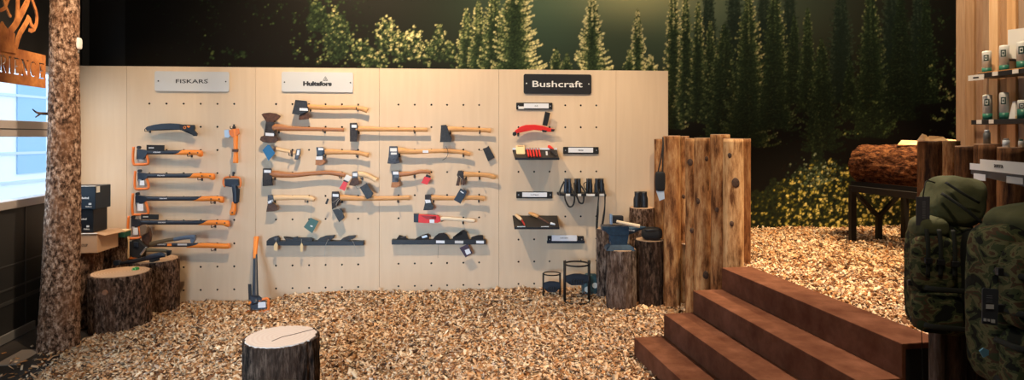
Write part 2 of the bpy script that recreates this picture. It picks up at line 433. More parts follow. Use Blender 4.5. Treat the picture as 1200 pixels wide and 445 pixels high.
    def bush(cx,cy,rx,ry,lit,n,pal=PAL):
        a_=r2.uniform(0,2*PI,n); q=r2.uniform(0,1,n)**.5; x=cx+np.cos(a_)*q*rx; y=cy+np.sin(a_)*q*ry
        nn=np.array([noise.noise(Vector((u/4,v/4,cx))) for u,v in zip(x,y)])
        ok=(q<.75+nn*.5); x,y,nn,q=x[ok],y[ok],nn[ok],q[ok]; k=len(x)
        stamp(x,y,np.full(k,1.5),leafcol(k,r2.uniform(0,.3,k),pal),np.full(k,.6))
        l=lit*np.clip(.45+nn*1.3-(y-cy)/ry*.35,0,1.3)*r2.uniform(.3,1.4,k)
        stamp(x+r2.normal(0,.5,k),y+r2.normal(0,.5,k),r2.uniform(.4,1.1,k),leafcol(k,np.clip(l,0,1),pal),r2.uniform(.6,1,k))
    # far hazy trees
    for ax,ay,hw in ((830,-30,18),(860,-40,20),(895,-30,20),(925,-35,18),(985,-30,22),(1045,-40,24),(1075,-20,20)):
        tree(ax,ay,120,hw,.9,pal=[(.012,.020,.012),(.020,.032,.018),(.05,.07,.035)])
    # left sparse foliage
    leaves((104,126),(-15,76),420,.8,PALG,(.6,1.4)); leaves((128,330),(-15,76),300,.22,PALG,(.5,1)); leaves((285,340),(4,30),70,.5,PALG,(.5,1.1))
    leaves((225,262),(-5,60),90,.45,PALG,(.5,1)); leaves((340,352),(15,76),80,.6,PALG,(.6,1.1)); leaves((355,405),(-15,76),520,.55,PALG,(.5,1.2)); leaves((405,440),(-15,76),150,.3,PALG,(.5,1))
    leaves((372,400),(5,75),200,.8,PAL,(.5,1.2)); leaves((400,440),(30,78),160,.6,PAL,(.5,1.1)); leaves((240,300),(60,76),60,.5,PALG)
    for bx,by_,rx,ry,l in ((395,45,20,34,.55),(372,20,16,24,.5),(425,62,16,18,.6),(452,42,16,26,.85),(470,55,16,24,.8),(485,52,13,22,1.1),(500,62,12,18,.85),(514,50,10,26,.75),(438,72,20,12,.8),(528,62,10,18,.6)):
        bush(bx,by_,rx,ry,l,int(rx*ry*2.2))
    for ax,ay,by,hw,l,sd in (
        (546,10,110,17,.62,-.3),(560,1,110,17,.62,-.2),(578,-22,110,20,.6,-.2),(605,-55,115,36,.9,.45),(651,57,100,12,.62,0),(664,62,100,9,.5,0),
        (694,-10,105,24,1.05,0),(747,11,105,14,.95,.1),(762,64,100,14,1.1,.1),(737,58,100,10,.7,0),
        (789,-28,150,16,.8,.1),(803,-20,140,13,.65,-.2),(818,2,140,15,.62,.1),(832,24,130,12,.5,.1),(848,28,170,31,.36,-.35),
        (877,-12,170,31,.60,.35),(908,-18,150,26,.45,.4),(930,18,120,13,.3,0),(946,10,130,14,.42,0),(962,45,175,24,.36,-.1),(996,70,140,13,.28,0),
        (1020,-18,160,26,.42,.1),(1055,-10,140,24,.18,0),(1085,-10,120,16,.25,.2),(957,130,205,9,.36,0)):
        tree(ax,ay,by,hw,l,sd)
    # hanging dark: darken the lower forest
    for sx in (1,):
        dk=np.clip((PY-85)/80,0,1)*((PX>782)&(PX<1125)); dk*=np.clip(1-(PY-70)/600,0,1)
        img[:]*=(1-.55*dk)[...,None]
    leaves((975,1052),(112,158),430,.62,PALG,(.6,1.3)); leaves((940,975),(95,135),150,.4,PALG); leaves((1088,1122),(70,165),430,.8,PALG,(.6,1.4)); leaves((1100,1122),(90,140),90,.9,PAL,(.6,1.2))
    leaves((1080,1120),(10,70),150,.45,PALG); leaves((905,945),(135,175),70,.25,PALG)
    # undergrowth
    def top(x): return np.interp(x,[872,882,905,925,940,955,975,1000,1060,1100],[250,228,214,208,196,186,190,196,205,212])
    nU=15000
    px=r2.uniform(874,1135,nU); py=r2.uniform(184,285,nU); tp=top(px)
    nn=np.array([noise.noise(Vector((a/10,b_/10,0))) for a,b_ in zip(px,py)])
    ok=(py>tp+nn*9); px,py,nn=px[ok],py[ok],nn[ok]; k=len(px)
    stamp(px,py,np.full(k,1.6),leafcol(k,r2.uniform(0,.30,k),PALG),np.full(k,.7))
    PB=[(.008,.009,.004),(.025,.03,.008),(.12,.11,.018),(.46,.36,.045),(.85,.68,.2)]
    sel=r2.uniform(0,1,k)<.72; px,py,nn=px[sel],py[sel],nn[sel]; k=len(px)
    n3=np.array([noise.noise(Vector((a/5,b_/4,7))) for a,b_ in zip(px,py)])
    left=np.clip((px-880)/60,.35,1)
    l=np.clip((.52+n3*1.5+nn*.5),0,1.4)**1.7*left*r2.uniform(.25,1.6,k)*(.85+.35*np.clip((py-200)/50,0,1))
    stamp(px,py,r2.uniform(.35,1.25,k),leafcol(k,np.clip(l,0,1),PB),np.full(k,.95))
    # grey-green leaf cluster at the top of the undergrowth
    k=300; px=r2.normal(958,15,k); py=r2.normal(205,8,k)
    stamp(px,py,r2.uniform(.5,1.3,k),leafcol(k,r2.uniform(0,1,k)**1.5,[(.01,.015,.01),(.03,.05,.022),(.12,.16,.08),(.38,.42,.26)]),np.full(k,.9))
    img[:]=np.clip(img,0.002,1)
    V=np.stack([X,Y,Z],-1).reshape(-1,3)
    idx=np.arange(nx*nz).reshape(nz,nx)
    Q=np.stack([idx[:-1,:-1],idx[:-1,1:],idx[1:,1:],idx[1:,:-1]],-1).reshape(-1,4)
    me=bpy.data.meshes.new('mural')
    me.vertices.add(len(V)); me.vertices.foreach_set('co',V.ravel())
    me.loops.add(Q.size); me.loops.foreach_set('vertex_index',Q.ravel().astype(np.int32))
    me.polygons.add(len(Q)); me.polygons.foreach_set('loop_start',np.arange(0,Q.size,4,dtype=np.int32)); me.polygons.foreach_set('loop_total',np.full(len(Q),4,dtype=np.int32))
    me.update(calc_edges=True)
    ca=me.color_attributes.new('Col','FLOAT_COLOR','POINT')
    ca.data.foreach_set('color',np.concatenate([img.reshape(-1,3),np.ones((len(V),1))],1).ravel())
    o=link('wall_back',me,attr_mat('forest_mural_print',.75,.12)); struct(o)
mural()
b=MB(); # dark end of the back wall left of the mural, and the wall's body
b.add([(-4.62,WB+K*-4.62,0),(-4.05,WB+K*-4.05,0),(-4.05,WB+K*-4.05,4.4),(-4.62,WB+K*-4.62,4.4),(-4.62,WB+K*-4.62+.1,0),(-4.05,WB+K*-4.05+.1,0),(-4.05,WB+K*-4.05+.1,4.4),(-4.62,WB+K*-4.62+.1,4.4)],[(0,1,2,3),(4,7,6,5),(0,4,5,1),(1,5,6,2),(2,6,7,3),(3,7,4,0)])
struct(b.build('trim_1',M['blackwall']))
# black jamb beside the mural
p=bp(98,30,0,6.6); b=MB(); b.box((0,0,0),(.10,.12,4.36)); o=b.build('trim_2',M['darkwall']); o.location=(p.x-.03,p.y+.0,2.19); o.rotation_euler=(0,0,TH); struct(o)

# --- left wall with window
LW=Vector((-.17,1,0)).normalized(); LN=Vector((LW.y,-LW.x,0))    # LN points into the room (+x)
def lw(s,z,out=0): # s = depth coordinate D
    return Vector((wl(s),s,z))+LN*out
def slab(bb,s0,s1,z0,z1,o0,o1):
    c=[lw(s0,z0,o0),lw(s1,z0,o0),lw(s1,z1,o0),lw(s0,z1,o0),lw(s0,z0,o1),lw(s1,z0,o1),lw(s1,z1,o1),lw(s0,z1,o1)]
    bb.add(c,[(0,1,2,3),(4,7,6,5),(0,4,5,1),(1,5,6,2),(2,6,7,3),(3,7,4,0)])
WS0,WS1=2.6,5.95; WZ0,WZ1=1.10,2.36
b=MB(); slab(b,-1.2,6.5,0,WZ0,-.12,0); slab(b,-1.2,6.5,WZ1,4.4,-.12,0); slab(b,-1.2,WS0,WZ0,WZ1,-.12,0); slab(b,WS1,6.5,WZ0,WZ1,-.12,0)
struct(b.build('wall_left',M['darkwall']))
b=MB()
slab(b,WS0,WS1,WZ0,WZ0+.07,-.10,.03); slab(b,WS0,WS1,1.705,1.845,-.09,.01); slab(b,WS0,WS1,WZ1-.06,WZ1,-.1,.02)
slab(b,WS0,WS0+.06,WZ0,WZ1,-.09,.01); slab(b,WS1-.05,WS1,WZ0,WZ1,-.09,.01)
wf=b.build('window_1',M['framewhite'],None,.006); struct(wf)
b=MB(); slab(b,WS0,WS1,1.768,1.776,.008,.014); slab(b,4.75,4.775,1.705,1.77,.008,.014); b.build('frame_joint',M['black'],wf)
def glass():
    m=bpy.data.materials.new('window_glass'); m.use_nodes=True; nt=m.node_tree; nt.nodes.clear()
    o=nt.nodes.new('ShaderNodeOutputMaterial'); t=nt.nodes.new('ShaderNodeBsdfTransparent'); g=nt.nodes.new('ShaderNodeBsdfGlossy'); g.inputs['Roughness'].default_value=.02
    mx=nt.nodes.new('ShaderNodeMixShader'); mx.inputs[0].default_value=.06; t.inputs[0].default_value=(.93,.97,1,1)
    nt.links.new(t.outputs[0],mx.inputs[1]); nt.links.new(g.outputs[0],mx.inputs[2]); nt.links.new(mx.outputs[0],o.inputs[0]); return m
b=MB(); slab(b,WS0+.06,WS1-.05,WZ0+.07,WZ1-.06,-.055,-.05); b.build('window_pane',glass(),wf)
# panel lines and black skirting with aluminium strip
b=MB()
slab(b,3.5,6.3,.30,.33,0,.006); slab(b,3.5,6.3,.42,.435,0,.006); slab(b,3.5,6.3,.62,.63,0,.006)
for s_ in (4.4,5.3): slab(b,s_,s_+.012,.0,1.1,0,.005)
struct(b.build('trim_3',mat('dark_trim',(.05,.048,.045),.5)))
b=MB(); slab(b,3.2,5.4,.0,.07,.01,.028); struct(b.build('baseboard_left',M['alu']))
# outside: pale buildings across the yard, seen through the glass
outm=mat('pale_render',(.85,.88,.9),.9); outb=mat('blue_render',(.30,.48,.66),.9)  # plain pale and blue facade colours
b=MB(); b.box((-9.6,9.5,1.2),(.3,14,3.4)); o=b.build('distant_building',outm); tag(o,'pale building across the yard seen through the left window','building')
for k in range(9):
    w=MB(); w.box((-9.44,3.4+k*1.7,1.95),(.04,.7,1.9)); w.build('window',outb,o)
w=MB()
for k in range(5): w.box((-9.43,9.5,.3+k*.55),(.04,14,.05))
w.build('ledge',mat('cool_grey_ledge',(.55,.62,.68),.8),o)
b=MB(); b.add([(-40,-20,-.3),(-4.6-.6,-20,-.3),(-5.4,30,-.3),(-40,30,-.3)],[(0,1,2,3)]); struct(b.build('trim_4',mat('outdoor_paving',(.5,.52,.54),.9)))

# ------------------------------------------------------------------ chip beds
def sstep(t): t=min(max(t,0),1); return t*t*(3-2*t)
def boardY(x): return 6.411+K*x
def leftedge(y): return -3.35-.25*(y-4.25)
def hmain(x,y):
    e=sstep((x-leftedge(y))/.12)
    mound=.085*sstep(1-(boardY(x)-y)/.55)*(sstep((x+2.5)/.25)*.78+.02)
    n=.018*noise.noise(Vector((x*2.5,y*2.5,0)))+.008*noise.noise(Vector((x*9,y*9,2)))
    return (.025+mound+n)*e+.002
PZ=.645
def hplat(x,y): return PZ-.008+.022*noise.noise(Vector((x*2,y*2,5)))+.008*noise.noise(Vector((x*9,y*9,8)))+.03*sstep(1-(wallY(x)-y)/.5)
def stair_uv(x,y):
    d=Vector((x,y,0))-S0; return d.dot(SU),d.dot(SV)
def grid_mesh(name,fn,m,nu,nv,pos):
    me=bpy.data.meshes.new(name); vs=[];fs=[]
    for j in range(nv+1):
        for i in range(nu+1):
            x,y=pos(i/nu,j/nv); vs.append((x,y,fn(x,y)))
    for j in range(nv):
        for i in range(nu):
            a=j*(nu+1)+i; fs.append((a,a+1,a+nu+2,a+nu+1))
    me.from_pydata(vs,[],fs); me.polygons.foreach_set('use_smooth',[True]*len(fs)); me.update()
    return link(name,me,m)
def pmain(u,v):
    y0=1.5; x=0
    yb=boardY(-4.3)  # use param
    # left edge .. right edge at x=1.75
    y=y0+v*(5.2)
    xl=leftedge(min(y,9)); x=xl+u*(1.78-xl)
    y=min(y,boardY(x)-.012)
    if v==1: y=boardY(x)-.012
    return x,y
o=grid_mesh('trim_5',hmain,M['ground'],110,100,pmain); struct(o)
def pplat(u,v):
    uu=.955+u*5.2 if True else 0
    # v from far (wall) to near edge
    vv=1.78-v*5.0
    pnt=S0+SU*uu+SV*vv
    if vv<-.02: # widen to the left behind the stairs, up to the palisade
        uu2=.985+u*5.17; pnt=S0+SU*uu2+SV*vv
    x,y=pnt.x,pnt.y
    y=min(y,wallY(x)-.012)
    return x,y
o=grid_mesh('trim_6',hplat,M['ground'],90,90,pplat); struct(o)

def chips(name,label,n,pos,hf,seed):
    r=np.random.default_rng(seed)
    P=[];
    while len(P)<n:
        q=pos(r)
        if q is None: continue
        P.append((q[0],q[1],hf(q[0],q[1])))
    P=np.array(P)
    L_=r.uniform(.014,.042,n)*.5; W_=r.uniform(.008,.022,n)*.5; T_=r.uniform(.0012,.003,n)*.5
    big=r.uniform(0,1,n)<.10; L_[big]*=1.5; W_[big]*=1.5
    yaw=r.uniform(0,2*PI,n); pit=r.normal(0,.42,n); rol=r.normal(0,.5,n)
    cz,sz,cx,sx,cy,sy=np.cos(yaw),np.sin(yaw),np.cos(pit),np.sin(pit),np.cos(rol),np.sin(rol)
    Rz=np.zeros((n,3,3)); Rz[:,0,0]=cz;Rz[:,0,1]=-sz;Rz[:,1,0]=sz;Rz[:,1,1]=cz;Rz[:,2,2]=1
    Rx=np.zeros((n,3,3)); Rx[:,0,0]=1;Rx[:,1,1]=cx;Rx[:,1,2]=-sx;Rx[:,2,1]=sx;Rx[:,2,2]=cx
    Ry=np.zeros((n,3,3)); Ry[:,1,1]=1;Ry[:,0,0]=cy;Ry[:,0,2]=sy;Ry[:,2,0]=-sy;Ry[:,2,2]=cy
    R=Rz@Rx@Ry
    cor=np.array([(a,b_,c) for a in(-1,1) for b_ in(-1,1) for c in(-1,1)],float)
    loc_=cor[None]*np.stack([W_,L_,T_],-1)[:,None,:]
    loc_*=1+r.uniform(-.3,.3,(n,8,1))
    V=np.einsum('nij,nkj->nki',R,loc_)+P[:,None,:]
    V[:,:,2]+=r.uniform(0.001,.010,(n,1))+np.abs(np.sin(pit))[:,None]*L_[:,None]*.6
    V=V.reshape(-1,3)
    fq=np.array([(0,1,3,2),(4,6,7,5),(0,4,5,1),(2,3,7,6),(0,2,6,4),(1,5,7,3)])
    Q=(fq[None]+8*np.arange(n)[:,None,None]).reshape(-1,4)
    me=bpy.data.meshes.new(name)
    me.vertices.add(len(V)); me.vertices.foreach_set('co',V.ravel())
    me.loops.add(Q.size); me.loops.foreach_set('vertex_index',Q.ravel().astype(np.int32))
    me.polygons.add(len(Q)); me.polygons.foreach_set('loop_start',np.arange(0,Q.size,4,dtype=np.int32)); me.polygons.foreach_set('loop_total',np.full(len(Q),4,dtype=np.int32))
    me.update(calc_edges=True)
    pal=np.array([(.74,.44,.23),(.86,.60,.37),(.90,.70,.47),(.54,.26,.10),(.24,.105,.045),(.09,.045,.025),(.62,.47,.36)])
    k=r.choice(len(pal),n,p=[.25,.22,.16,.16,.10,.06,.05]); c=pal[k]*r.uniform(.8,1.15,(n,1))
    col=np.ones((n,8,4)); col[:,:,:3]=c[:,None,:]
    ca=me.color_attributes.new('Col','FLOAT_COLOR','POINT'); ca.data.foreach_set('color',col.ravel())
    o=link(name,me,M['chip']); return tag(o,label,'wood chips',kind='stuff')
M['chip']=attr_mat('wood_chip',.8,.25)
def posm(r):
    y=3.6+(r.uniform()**1)*2.9; x=r.uniform(-4,1.75)
    if x<leftedge(y)+r.normal(0,.02) or y>boardY(x)-.02: return None
    u,v=stair_uv(x,y)
    if u>.0 and v>0: return None
    if y<4.1 and r.uniform()<.6: return None
    return x,y
chips('wood_chips','loose tan wood chips covering the lower floor in front of the display wall',44000,posm,hmain,1)
def posp(r):
    x=r.uniform(1.6,5.6); y=r.uniform(2.7,7.1)
    if y>wallY(x)-.02: return None
    u,v=stair_uv(x,y)
    lim=.975 if v>-.02 else .99
    if u<lim or v>1.76: return None
    if x>.86*y+.3: return None
    return x,y
chips('wood_chips','bright wood chips spread on the raised ground behind the stairs',38000,posp,hplat,2)
def poss(r):
    y=r.uniform(4.2,5.0); x=leftedge(y)-abs(r.normal(0,.16))
    if x<wl(y)+.1: return None
    return x,y
chips('wood_chips','few wood chips strayed onto the dark floor by the left wall',130,poss,lambda x,y:-.006,3)
# pale floor vent strip on the dark floor
b=MB(); a_=ray(20,420,4.66); 
b.box((0,0,0),(.16,.34,.008)); o=b.build('floor_plate',mat('scuffed_pale_plate',(.3,.24,.19),.7),None,.002); o.location=(-3.82,4.70,-.004); o.rotation_euler=(0,0,.17); tag(o,'pale rectangular floor plate on the dark floor left of the tree trunk','floor plate')

# ------------------------------------------------------------------ stairs
def stairs():
    t=thing('staircase','four wide brown steps climbing to the raised chip ground','stairs',S0,0)
    for k in range(4):
        z1=.17*(k+1)
        dep=.245 if k<3 else .25
        c=[S0+SU*(k*.24), S0+SU*(k*.24+dep), S0+SU*(k*.24+dep)+SV*1.78, S0+SU*(k*.24)+SV*1.78]
        c=[p-S0 for p in c]
        b=MB(); vs=[(p.x,p.y,0) for p in c]+[(p.x,p.y,z1) for p in c]
        b.add(vs,[(0,1,2,3),(4,5,6,7),(0,1,5,4),(1,2,6,5),(2,3,7,6),(3,0,4,7)])
        b.build('step',M['stairs'],t,.004)
    e=MB(); p0=S0+SU*.74+SV*1.781-S0; p1=S0+SU*.968+SV*1.781-S0
    e.bar((p0.x,p0.y,.33),(p1.x,p1.y,.33),.006,.64); e.build('end_panel',M['blackwall'],t)
stairs()

# ------------------------------------------------------------------ logs
def log(name,label,cat,base,height,r,mt,cutm,amp=.012,fu=5,fz=1.5,seed=0,group=None,tiltx=0,tilty=0,nu=72,nv=44,taper=1.0,cuttilt=(0,0),wob=.03,parts=None,ridged=True,top_extra=None):
    t=thing(name,label,cat,base,0,group)
    vs=[];fs=[]
    top=[]
    for j in range(nv+1):
        f=j/nv
        for i in range(nu):
            a=2*PI*i/nu; d=Vector((math.cos(a),math.sin(a),0))
            q=Vector((d.x*fu*.5,d.y*fu*.5,f*height*fz))+Vector((seed*3.1,seed*1.7,seed))
            nn=noise.noise(q*2.2)+.5*noise.noise(q*5.1)
            if ridged: nn=1-2*abs(nn)**.7
            rr=r*(1+(taper-1)*f)*(1+wob*noise.noise(Vector((d.x*1.3,d.y*1.3,f*height*1.2+seed))))+amp*nn*.6
            z=f*(height+cuttilt[0]*d.x*rr+cuttilt[1]*d.y*rr)
            x=d.x*rr+tiltx*f*height; y=d.y*rr+tilty*f*height
            vs.append((x,y,z))
    for j in range(nv):
        for i in range(nu):
            a=j*nu+i; b_=j*nu+(i+1)%nu; fs.append((a,b_,b_+nu,a+nu))
    b=MB(); b.add(vs,fs,True)
    b.f.append(tuple(range(nu))[::-1]); b.smooth.append(False)
    b.f.append(tuple(nv*nu+i for i in range(nu))); b.smooth.append(False)
    b.build('bark' if amp>.004 else 'round_timber',mt,t)
    # sawn face: slightly inset disc
    tp=[Vector(v) for v in vs[nv*nu:]]; c=sum(tp,Vector())/nu
    b=MB(); k=.93 if amp>.004 else .97
    ring=[c+(p-c)*k for p in tp]; up=[p+Vector((0,0,.006)) for p in ring]
    # spin lengths smooth
    b.add(ring+up,[tuple(range(nu))[::-1],tuple(nu+i for i in range(nu))]+[(i,(i+1)%nu,nu+(i+1)%nu,nu+i) for i in range(nu)],False)
    o=b.build('sawn_face',cutm,t)
    return t,c
# foreground chopping stump
xs_,ys_=-1.45,3.81
t,c=log('tree_stump','freshly cut stump alone in the foreground of the chip floor','stump',(xs_,ys_,.0),.447,.225,M['barkfront'],M['cut'],.016,9,.9,seed=3,cuttilt=(.0,0.0),nu=120,nv=60)
b=MB()
for pts in (((-.02,-.10),(.0,-.055),(.015,-.02)),((.015,-.02),(.07,.03),(.13,.10),(.165,.135))):
    for (a0,a1),(b0,b1) in zip(pts,pts[1:]):
        za=.447+.0075; zb=.447+.0075
        b.bar((a0+c.x,a1+c.y,za),(b0+c.x,b1+c.y,zb),.0045,.002)
b.build('crack',M['crack'],t)
# left cluster
t,c=log('tree_stump','stump with a pale knot scar, left of the standing axe, nearest the chips','stump',(-3.50,5.42,0),.494,.24,M['bark'],M['cutdull'],.014,8,1.2,seed=5,nu=110,nv=56)
kx=(177-CX)/F*5.2; 
b=MB(); b.cyl((.02,-.232,.375),.026,.016,20,.020,axis='Y'); b.build('knot_scar',mat('cut_knot_wood',(.34,.15,.075),.8),t)
log('tree_stump','stump behind the knotted one, against the wall, carrying axes and a black saw','stump',(-3.48,5.90,0),.515,.212,M['bark'],M['cutdull'],.013,8,1.2,seed=8,nu=100,nv=50)
log('tree_stump','tall stump behind the others with a green box on top','stump',(-3.93,5.84,0),.745,.185,M['bark'],M['cutdull'],.015,7,1.2,seed=13,nu=90,nv=50)
log('tree_stump','tall narrow stump beside the trunk carrying the stacked boxes','stump',(-3.89,5.50,0),.678,.15,M['bark'],M['cutdull'],.014,7,1.2,seed=17,nu=90,nv=50)
# standing trunk
def trunk():
    base=Vector(((68-CX)/F*4.92,4.92,-.01))
    t=thing('standing_tree','tall bark-covered tree standing beside the left wall from floor to ceiling','tree trunk',base)
    vs=[];fs=[];nu,nv=110,230; H=4.3
    for j in range(nv+1):
        f=j/nv; z=f*H
        cxp=.0+.075*f*1.5+.015*math.sin(z*1.7); r=.135-.036*min(f/.5,1.1)+.03*math.exp(-z/.25)*.3
        for i in range(nu):
            a=2*PI*i/nu; d=Vector((math.cos(a),math.sin(a),0))
            q=Vector((d.x*2.2,d.y*2.2,z*6)); n_=noise.noise(q*2)+.6*noise.noise(q*4.7); n_=1-2*abs(n_)**.7
            rr=r*(1+.05*noise.noise(Vector((d.x,d.y,z*.9))))+.009*n_*.7
            vs.append((d.x*rr+cxp,d.y*rr,z))
    for j in range(nv):
        for i in range(nu):
            a=j*nu+i;b_=j*nu+(i+1)%nu; fs.append((a,b_,b_+nu,a+nu))
    b=MB(); b.add(vs,fs,True); b.f.append(tuple(range(nu))[::-1]); b.f.append(tuple(nv*nu+i for i in range(nu))); b.smooth+=[False,False]
    b.build('bark',M['barktrunk'],t)
    b=MB(); b.tube([(-.03,-.06,1.90),(-.085,-.10,1.905),(-.12,-.11,1.935)],[.012,.009,.004],8); b.tube([(-.07,-.09,1.90),(-.105,-.10,1.87)],[.008,.004],8); b.build('twig_stub',M['barkfront'],t)
trunk()
# small white fitting fixed to the far side of the trunk
q=ray(91,51,4.95); t=thing('wall_fitting','small white fitting clipped to the right side of the tree trunk','fitting',q)
b=MB(); b.blob((0,0,0),(.05,.06,.10),4); b.build('housing',M['offwhite'],t); b=MB(); b.cyl((-.01,0,-.075),.02,.03,16); b.build('bracket',mat('grey_fitting',(.35,.33,.3),.6),t)

# anvil stumps
log('tree_stump','stump with pale flaking bark carrying the blue anvil','stump',((728-CX)/F*5.98,5.98,0),.60,.145,M['barkgrey'],M['cutdull'],.013,7,1.2,seed=21,nu=90,nv=50)
log('tree_stump','dark stump between the anvil stump and the log palisade','stump',((761-CX)/F*6.12,6.12,0),.668,.138,M['barkfront'],M['cutdull'],.012,7,1.2,seed=25,nu=90,nv=50)
log('tree_stump','taller stump at the back against the wall, binoculars on its top','stump',(1.365,6.372,0),.962,.125,M['bark'],M['cutdull'],.010,7,1.2,seed=29,nu=80,nv=50)
log('tree_stump','narrow weathered log just left of the anvil stump against the wall','stump',((708-CX)/F*6.25,6.27,0),.76,.075,M['barkgrey'],M['cutdull'],.012,6,1.2,seed=33,nu=60,nv=40)

# palisade: continues the line of the top riser back to the wall
M['knot']=mat('dark_knot',(.035,.018,.011),.8,0,(.11,.055,.03),40)
KNOTS={6:((862,214,1.1),(856,182,.6),(858,262,.6)),4:((828,186,.6),(819,236,.7),(827,322,1.0)),3:((809,190,.9),(811,270,.7)),5:((841,246,.6),),2:((801,230,.6),)}
pal=[ # px centre, half width px, top y, material, depth
 (772.5,5.8,163,'post',6.36,'thin post at the far left of the palisade, touching the plywood wall'),
 (787.5,9.7,159.5,'post',6.00,'first thick post of the palisade, right beside the hanging black bag'),
 (801,6.5,160,'post',6.12,'slim brown post recessed right of the first thick palisade post'),
 (809.5,6.2,162.5,'post',5.62,'palisade post with a dark stripe down its upper bark'),
 (824,10.0,162,'post',5.42,'broad mottled post in the middle of the palisade'),
 (844,11.0,158,'post',5.25,'tallest palisade post, pointing slightly above its neighbours'),
 (859.5,11.2,163,'postpale',4.98,'pale smooth post with a dark knot near the right end of the palisade'),
 (872.5,6.8,163,'post',5.12,'last amber post at the right end of the palisade'),
]
for i,(cx_,hw,ty,mk,D,lab) in enumerate(pal):
    x=(cx_-CX)/F*D; zt=EYE+(HY-ty)/F*D; r=hw/F*D
    z0=0.0
    pt,_=log('palisade_post',lab,'post',(x,D,z0),zt-z0,r,M[mk],M['cutdull'],.003,3,.7,seed=40+i*3,group='posts of the palisade beside the stairs',nu=40,nv=60,taper=.985,wob=.09,tiltx=0,ridged=False)
    for kx,ky,ks in KNOTS.get(i,()):
        zz_=EYE+(HY-ky)/F*(D-r); xx_=(kx-CX)/F*(D-r)-x; th_=math.asin(max(-.9,min(.9,xx_/r)))
        rr_=r*(1+(.985-1)*zz_/zt)
        Rk=Matrix.Rotation(th_,3,'Z')
        MB().blob((math.sin(th_)*rr_*.985,-math.cos(th_)*rr_*.985,zz_),(.055*ks,.016,.075*ks),2,12,.003,i,Rk,20).build('knot',M['knot'],pt)
# right group of posts
for i,(cx_,hw,ty,mk,D,z0,lab) in enumerate([
 (1092,14.2,166,'postdark',4.15,.60,'dark post at the left end of the right-hand palisade, a bark chunk on top'),
 (1114.5,8.8,166,'post',4.05,.60,'slim amber post second from the left in the right-hand palisade'),
 (1133,11.8,172,'postdark',3.75,.635,'short post in the middle of the right-hand palisade above the olive bag lid'),
 (1158,13.8,169.5,'postdark',3.45,.0,'thick post directly behind the left end of the grey shelf'),
 (1187,15.2,173.5,'postdark',3.28,.0,'thick dark post at the right edge, behind the grey shelf'),
 (1098,8.4,386,'postnear',2.90,.0,'low narrow post at the foot of the stairs, below the left backpack'),
 (1117,12.3,388,'postnear',2.91,.0,'low thick grey post under the left camouflage backpack'),
 (1138,8.6,384,'postnear',2.93,.0,'low post half hidden between the two camouflage backpacks')]):
    x=(cx_-CX)/F*D; zt=EYE+(HY-ty)/F*D; r=hw/F*D
    log('palisade_post',lab,'post',(x,D,z0),zt-z0,r,M[mk],M['cutdull'],.003,3,.7,seed=80+i*3,group='posts around the right-hand display',nu=40,nv=50,taper=.985,wob=.08,ridged=False)

